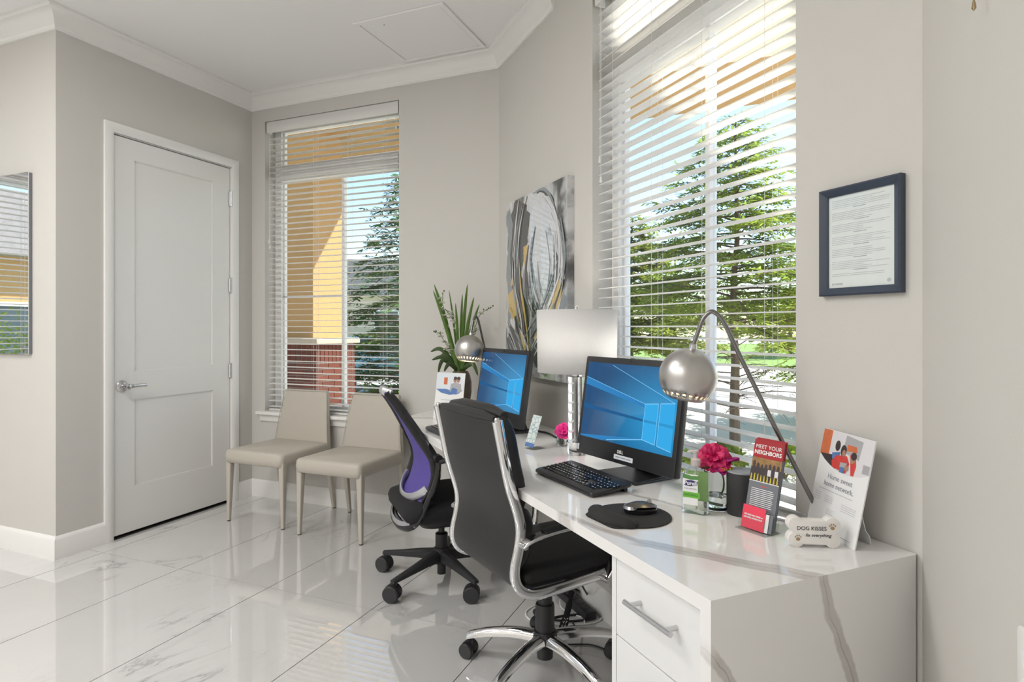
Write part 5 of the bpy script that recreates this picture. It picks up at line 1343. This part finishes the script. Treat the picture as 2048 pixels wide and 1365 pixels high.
ball_mat()
bc = at_depth(1376, 754, 1.75)
f1 = Vector((.151, 1.814)); lp1 = [DW(2.30, .030, 0), DW(2.24, .035, 0), DW(2.22, .07, 0), DW(2.25, .105, 0), DW(2.33, .110, 0), DW(2.40, .09, 0)]
ball_lamp('brushed steel ball lamp with arched stem in front of the big window', f1, bc, 1, lp1)
bc2 = at_depth(939, 700, 3.36); f2 = Vector((-1.445, 3.330)); lp2 = [Vector((-1.44, 3.25, 0)), Vector((-1.46, 3.17, 0)), Vector((-1.52, 3.16, 0)), Vector((-1.53, 3.24, 0)), Vector((-1.49, 3.31, 0))]
ball_lamp('brushed steel ball lamp glowing behind the farther computer', f2, bc2, 2, lp2)

# --- drum table lamp on acrylic column
dl = (-.712, 2.438)
t = thing('table_lamp', 'table lamp with white drum shade on a clear acrylic column', 'lamp', (dl[0], dl[1], DZ))
b = MB(); b.lathe([(.038, 0), (.039, .001), (.039, .052), (.038, .053)], 32); b.build('acrylic_base', 'acrylic', t, sharp=50)
b = MB(); b.lathe([(.0365, .0535), (.0365, .322)], 32); b.lathe([(.031, .0535), (.031, .322)], 32, cap=False); b.build('acrylic_column', 'acrylic', t, sharp=50)
b = MB(); b.tube([(0, 0, .054), (0, 0, .345)], .0055, 10); b.build('rod', 'chrome', t)
b = MB(); b.lathe([(.018, .3225), (.022, .324), (.022, .331), (.010, .334), (.010, .348)], 20); b.build('neck', 'chrome', t)
b = MB(); b.lathe([(.163, .342), (.167, .598)], 56, cap=False); sh = b.build('drum_shade', 'shade_linen', t, sharp=60); md = sh.modifiers.new('thick', 'SOLIDIFY'); md.thickness = .002; md.offset = -1
b = MB()
for k in range(3):
    a = 2*PI*k/3+.3; b.tube([(0, 0, .590), (.164*math.cos(a), .164*math.sin(a), .594)], .0016, 6)
b.tube([(0, 0, .345), (0, 0, .60)], .003, 8); b.lathe([(.012, .36), (.014, .40), (.004, .405)], 12); b.build('harp', 'chrome', t)
b = MB(); b.lathe([(.010, .405), (.024, .43), (.028, .455), (.020, .478), (.004, .486)], 14); b.build('bulb', 'lamp_bulb', t)
ld = bpy.data.lights.new('bulb_lamp', 'POINT'); ld.energy = 3.2; ld.color = (1, .97, .93); ld.shadow_soft_size = .03; link('bulb_lamp', ld, t, (.034, 0, .44))  # point light and glowing bulb added to brighten the drum shade evenly
b = MB(); b.lathe([(.003, .598), (.006, .602), (.006, .614), (.003, .616)], 12); b.build('finial', 'acrylic', t)

# --- small acrylic sign with a map, small pink flower vase
ml, mr = on_z(1048.6, 897, DZ), on_z(1064.6, 901.5, DZ); mm = (ml+mr)/2
t = thing('acrylic_map_sign', 'small slanted acrylic sign with a map print', 'sign', (mm.x, mm.y, DZ), math.atan2(mr.y-ml.y, mr.x-ml.x))
b = MB(); b.box(-.031, .031, 0, .002, .002, .150); ac = b.build('sign_face', 'window_glass', t, (0, 0, .001), (-math.radians(20), 0, 0), smooth=False)
def map_mat():
    g = NG('map_print'); o = g.obj(); v = g.n('ShaderNodeTexVoronoi'); v.feature = 'DISTANCE_TO_EDGE'; v.inputs['Scale'].default_value = 38; g.put(v.inputs['Vector'], o)
    c = g.mix(g.ramp(g.noise(o, 30, 2), .42, .58), (.62, .72, .70), (.72, .74, .72)); c = g.mix(g.ramp(v.outputs[0], .02, .06, 1, 0), c, (.30, .42, .45)); g.bsdf(c, .4); M['map_print'] = g.m
map_mat()
front(rect(-.031, .031, .028, .150), 'map_print', 'map_print', ac, -.0002, .0002); front(rect(-.031, .031, .010, .028), 'blue_strip', 'photo_blue', ac, -.0002, .0002)
b = MB(); b.box(-.031, .031, 0, .075, 0, .002); b.build('sign_foot', 'window_glass', t, smooth=False)
sv = on_z(1121, 893, DZ)
t = thing('bud_vase', 'small glass bud vase with a pink flower behind the acrylic lamp column', 'vase', (sv.x, sv.y+.015, DZ), 0)
b = MB(); b.lathe([(.0005, 0), (.020, 0), (.023, .004), (.024, .03), (.019, .046), (.020, .052), (.0185, .052), (.0175, .046), (.0222, .03), (.021, .006), (.0005, .004)], 24, cap=False); b.build('glass_body', 'glass', t)
b = MB(); b.tube([(.0, 0, .006), (.006, 0, .05), (.010, 0, .065)], .002, 6); b.build('stem', 'stem_green', t)
rose(t, Vector((.012, -.004, .070)), .040, 'pink_flower', 'pink_flower', 14)

# --- flyer board at the far end
fL, fR = on_z(865.5, 838, DZ), on_z(923, 843.5, DZ); fm = (fL+fR)/2
t = thing('flyer_stand', 'white flyer board with a couple photo in front of the plant vase', 'poster', (fm.x, fm.y, DZ), math.atan2(fR.y-fL.y, fR.x-fL.x))
FW, FH = .197, .268
b = MB(); b.box(-FW/2, FW/2, 0, .003, 0, FH); bd = b.build('board', 'paper_white', t, (0, 0, .0004), (-math.radians(9), 0, 0), smooth=False)
ph = [(-FW/2, FH-.002)] + [(-FW/2+FW*k/12, FH*(.635-.105*math.sin(PI*min(1, k/12*1.02+.0)))) for k in range(13)] + [(FW/2, FH-.002)]
front(ph, 'photo', 'photo_pale', bd, -.0002, .0003)
front([(-.095, .172), (-.03, .175), (.03, .165), (.09, .172), (.06, .150), (0, .1425), (-.06, .152)], 'photo_couch', 'photo_blue', bd, -.0006, .0002)
front(rect(-.045, -.020, .200, .240), 'photo_panel', 'photo_orange', bd, -.0005, .0002)
front([(.0, .160), (.006, .205), (.040, .215), (.075, .205), (.082, .165), (.04, .148)], 'photo_figure', 'photo_grey', bd, -.0008, .0002)
for q in (.032, .055): front(disc(q, .228, .011, .015, 12), 'photo_head', 'photo_skin', bd, -.0010, .0002); front(disc(q+.002, .238, .012, .010, 12), 'photo_head', 'photo_dark', bd, -.0012, .0002)
front([(.0, .150), (.02, .185), (.055, .175), (.05, .146)], 'photo_figure', 'photo_blue', bd, -.0012, .0002)
bars('flyer_print', [(-.055, .045, .112), (-.020, .030, .095)] + [(-.07, .06, .075-q*.010) for q in range(5)], .004, 'ink_pale', bd)
b = MB(); b.prism([(-.04, 0), (.04, 0), (.02, .15), (-.02, .15)], .0, .002, lambda x_, z_, y_: (x_, .072-z_*.22+y_, z_)); b.build('easel_back', 'paper_white', t, smooth=False)

# --- plant in tall brown vase
pv = at_depth(921, 700, 3.74)
t = thing('orchid_vase', 'tall dark brown vase with green blades and small white orchids', 'plant', (pv.x, pv.y, DZ))
b = MB(); b.lathe([(.040, 0), (.044, .004), (.058, .06), (.068, .13), (.068, .19), (.058, .235), (.046, .256), (.040, .258), (.038, .250), (.050, .20), (.040, .10)], 28, cap=False); b.build('vase', 'brown_vase', t)
rnd = random.Random(12)
def blade(mb, pts, w_):
    P = smooth_path(pts, 5); n_ = len(P)
    for i in range(n_-1):
        pass
    base_i = len(mb.v); ring = []
    vs_, fs_ = [], []
    for i, p in enumerate(P):
        f = i/(n_-1); ww = w_*(math.sin(PI*min(1, .22+.78*f)))**.7+.0004
        tt = (P[min(i+1, n_-1)]-P[max(i-1, 0)]).normalized(); sd = tt.cross(Vector((.75, -.66, 0.1))).normalized(); fold = tt.cross(sd)*ww*.35
        vs_ += [p-sd*ww+fold, p, p+sd*ww+fold]
    for i in range(n_-1):
        for k in range(2): fs_.append((i*3+k, i*3+k+1, (i+1)*3+k+1, (i+1)*3+k))
    mb.add(vs_, fs_)
def vp(px, py, dz=0.0):
    p = at_depth(px, py, 3.74+dz); return p-Vector((pv.x, pv.y, DZ))
root_ = vp(920, 745)
for tipx, tipy, bx_, dz, w_ in ((868, 568, .5, .05, .011), (866, 580, .45, -.03, .010), (870, 572, .5, .10, .011), (935, 568, .5, 0, .010), (925, 588, .4, .05, .008), (948, 594, .5, -.05, .010), (959, 608, .6, .06, .009), (898, 580, .4, .1, .006), (911, 606, .3, -.06, .008)):
    tp_ = vp(tipx, tipy, dz); md_ = root_.lerp(tp_, .55)+Vector((0, 0, .02)); mb = MB(); blade(mb, [root_+Vector((rnd.uniform(-.02, .02), rnd.uniform(-.02, .02), -.02)), md_, tp_], w_*1.15); mb.build('leaf_blade', 'leaf_blade', t, recalc=False, sharp=180)
for (mx_, my_), (tx_, ty_), dz in (((885, 700), (861, 704), 0), ((890, 715), (863, 721), -.05), ((888, 720), (876, 748), -.1), ((900, 728), (888, 744), -.12), ((945, 728), (956, 752), -.05), ((940, 722), (952, 735), .08), ((905, 705), (880, 712), .1)):
    mb = MB(); blade(mb, [root_, vp(mx_, my_, dz*.6), vp(tx_, ty_, dz)], .014); mb.build('leaf', 'leaf_dark', t, recalc=False, sharp=180)
def sprig(pts, nfl, bud):
    P = smooth_path([vp(*q) for q in pts], 6); b = MB(); b.tube([root_]+P, .0022, 6); sg_ = b.build('flower_stem', 'stem_green', t)
    mb = MB()
    for k in range(nfl):
        c = P[int((.25+.7*k/max(1, nfl))*(len(P)-1))]+Vector((rnd.uniform(-.012, .012), rnd.uniform(-.012, .012), rnd.uniform(-.012, .012)))
        a0_ = rnd.uniform(0, 6)
        for e in range(5): petal(mb, c, a0_+e*1.256, rnd.uniform(-.3, .6), .022, .008, .1)
    if nfl: mb.build('orchid_flowers', 'petal_white', sg_, recalc=False, sharp=180)
    mb = MB()
    for k in range(bud):
        c = P[-1-k]+Vector((rnd.uniform(-.008, .008), rnd.uniform(-.008, .008), rnd.uniform(-.004, .008))); mb.lathe([(.0005, -.006), (.0045, -.002), (.0045, .003), (.0005, .007)], 8, tuple(c))
    if bud: mb.build('buds', 'leaf_dark', sg_)
sprig([(905, 680), (890, 640), (885, 610), (886, 585)], 7, 2)
sprig([(915, 680), (912, 650), (900, 632), (890, 618)], 8, 0)
sprig([(905, 700), (890, 685), (880, 668), (868, 664)], 4, 4)
sprig([(945, 690), (952, 650), (962, 628), (984, 614)], 3, 5)
sprig([(930, 700), (945, 670), (950, 650)], 7, 0)
sprig([(905, 712), (898, 700), (888, 697)], 5, 0)

# --- pen / small silver gadget at the far keyboard
# --- cables and power strip below the desk
def cable(label, pts, r, m='black_plastic', nm='cable'):
    b = MB(); c0_ = Vector(pts[0]); b.tube(smooth_path([Vector(p)-Vector((c0_.x, c0_.y, 0)) for p in pts], 6), r, 7); o = b.build(nm, m); o.location = (c0_.x, c0_.y, 0); tag(o, label, 'cable', 'cables below and on the desk'); return o
def fl(px, py, z=.004): p = on_z(px, py, z); return (p.x, p.y, z)
ps = on_z(1150, 1205, .02)
t = thing('power_strip', 'black power strip lying on the floor under the desk', 'power strip', (ps.x, ps.y, 0), math.radians(-45))
b = MB(); b.box(-.15, .15, -.028, .028, 0, .038); b.build('housing', 'black_plastic', t, bevel=.006)
for k in range(5):
    b = MB(); b.prism(rrect(-.11+k*.052-.016, -.11+k*.052+.016, -.016, .016, .008), .038, .0395); b.build('socket', 'cup_black', t)
b = MB(); b.box(-.09, -.03, -.02, .02, .0396, .075); b.build('plug', 'black_matte', t, bevel=.006)
cable('thick black cable looped on the floor around the power strip', [fl(1075, 1218), fl(1068, 1225), fl(1085, 1240), fl(1130, 1232), fl(1180, 1228), fl(1197, 1215), fl(1185, 1203), fl(1160, 1200), fl(1140, 1210)], .006)
cable('black cable crossing the floor in front of the loop', [fl(1095, 1240), fl(1140, 1243), fl(1170, 1240), fl(1185, 1232), fl(1190, 1220)], .005)
cable('thin white cable in a wide loop left of the chair column', [fl(1100, 1210), fl(1070, 1212), fl(1052, 1225), fl(1060, 1240), fl(1090, 1248), fl(1150, 1250), fl(1190, 1246), fl(1205, 1236)], .003, 'cord_white')
cable('thin white cable curling beside the power strip', [fl(1120, 1200, .02), fl(1122, 1215, .02), fl(1140, 1228), fl(1165, 1236), fl(1170, 1250)], .0026, 'cord_white')
cable('short black cord end on the floor by the pedestal', [fl(1145, 1245), fl(1150, 1255), fl(1155, 1263)], .004)
cable('black cord lying behind the drawer pedestal', [fl(1135, 1290), fl(1180, 1290), fl(1215, 1300), fl(1235, 1295), fl(1245, 1290)], .003)
cable('power cable hanging from the desk to the strip', [DW(1.30, .02, .70), DW(1.28, .05, .45), DW(1.24, .10, .20), (ps.x+.05, ps.y+.03, .05)], .0045)
lt = on_z(1118, 1250, .02)
b = MB(); b.add([(0, 0, .16), (.012, .004, .16), (.030, .0, .0), (-.004, -.012, .0)], [(0, 1, 2, 3)])
la = on_z(1146, 1180, .19); lb2 = on_z(1122, 1268, .006)
t = thing('lanyard_tag', 'black cloth lanyard with white lettering by the chair column', 'lanyard', (lb2.x, lb2.y, 0))
d_ = Vector((la.x-lb2.x, la.y-lb2.y, 0)); b = MB(); b.tube(smooth_path([(0, 0, .012), (d_.x*.35, d_.y*.35, .06), (d_.x*.7, d_.y*.7, .13), (d_.x, d_.y, .19)], 5), [.017]*6+[.013]*5+[.008]*5, 8, flat=(.18, 1), up=(VD.x, VD.y, 0)); sp3 = b.build('strap', 'black_fabric', t)
b = MB()
for k in range(6):
    f = .12+.06*k; c = Vector((d_.x*f, d_.y*f, .012+.178*f*.75))-Vector((VD.x, VD.y, 0))*.006
    for e in (-1, 1): b.tube([c+Vector((VR.x, VR.y, 0))*(.003*e), c+Vector((VR.x, VR.y, 0))*(.008*e)+Vector((0, 0, .006*(k % 2)))], .0012, 5)
b.build('strap_lettering', 'ink_white', t)
cable('black power cable running along the desk behind the farther computer', [(-1.10, 2.90, DZ+.006), (-.98, 2.84, DZ+.006), (-.90, 2.74, DZ+.006), (-.80, 2.66, DZ+.006), (-.66, 2.62, DZ+.006)], .005)
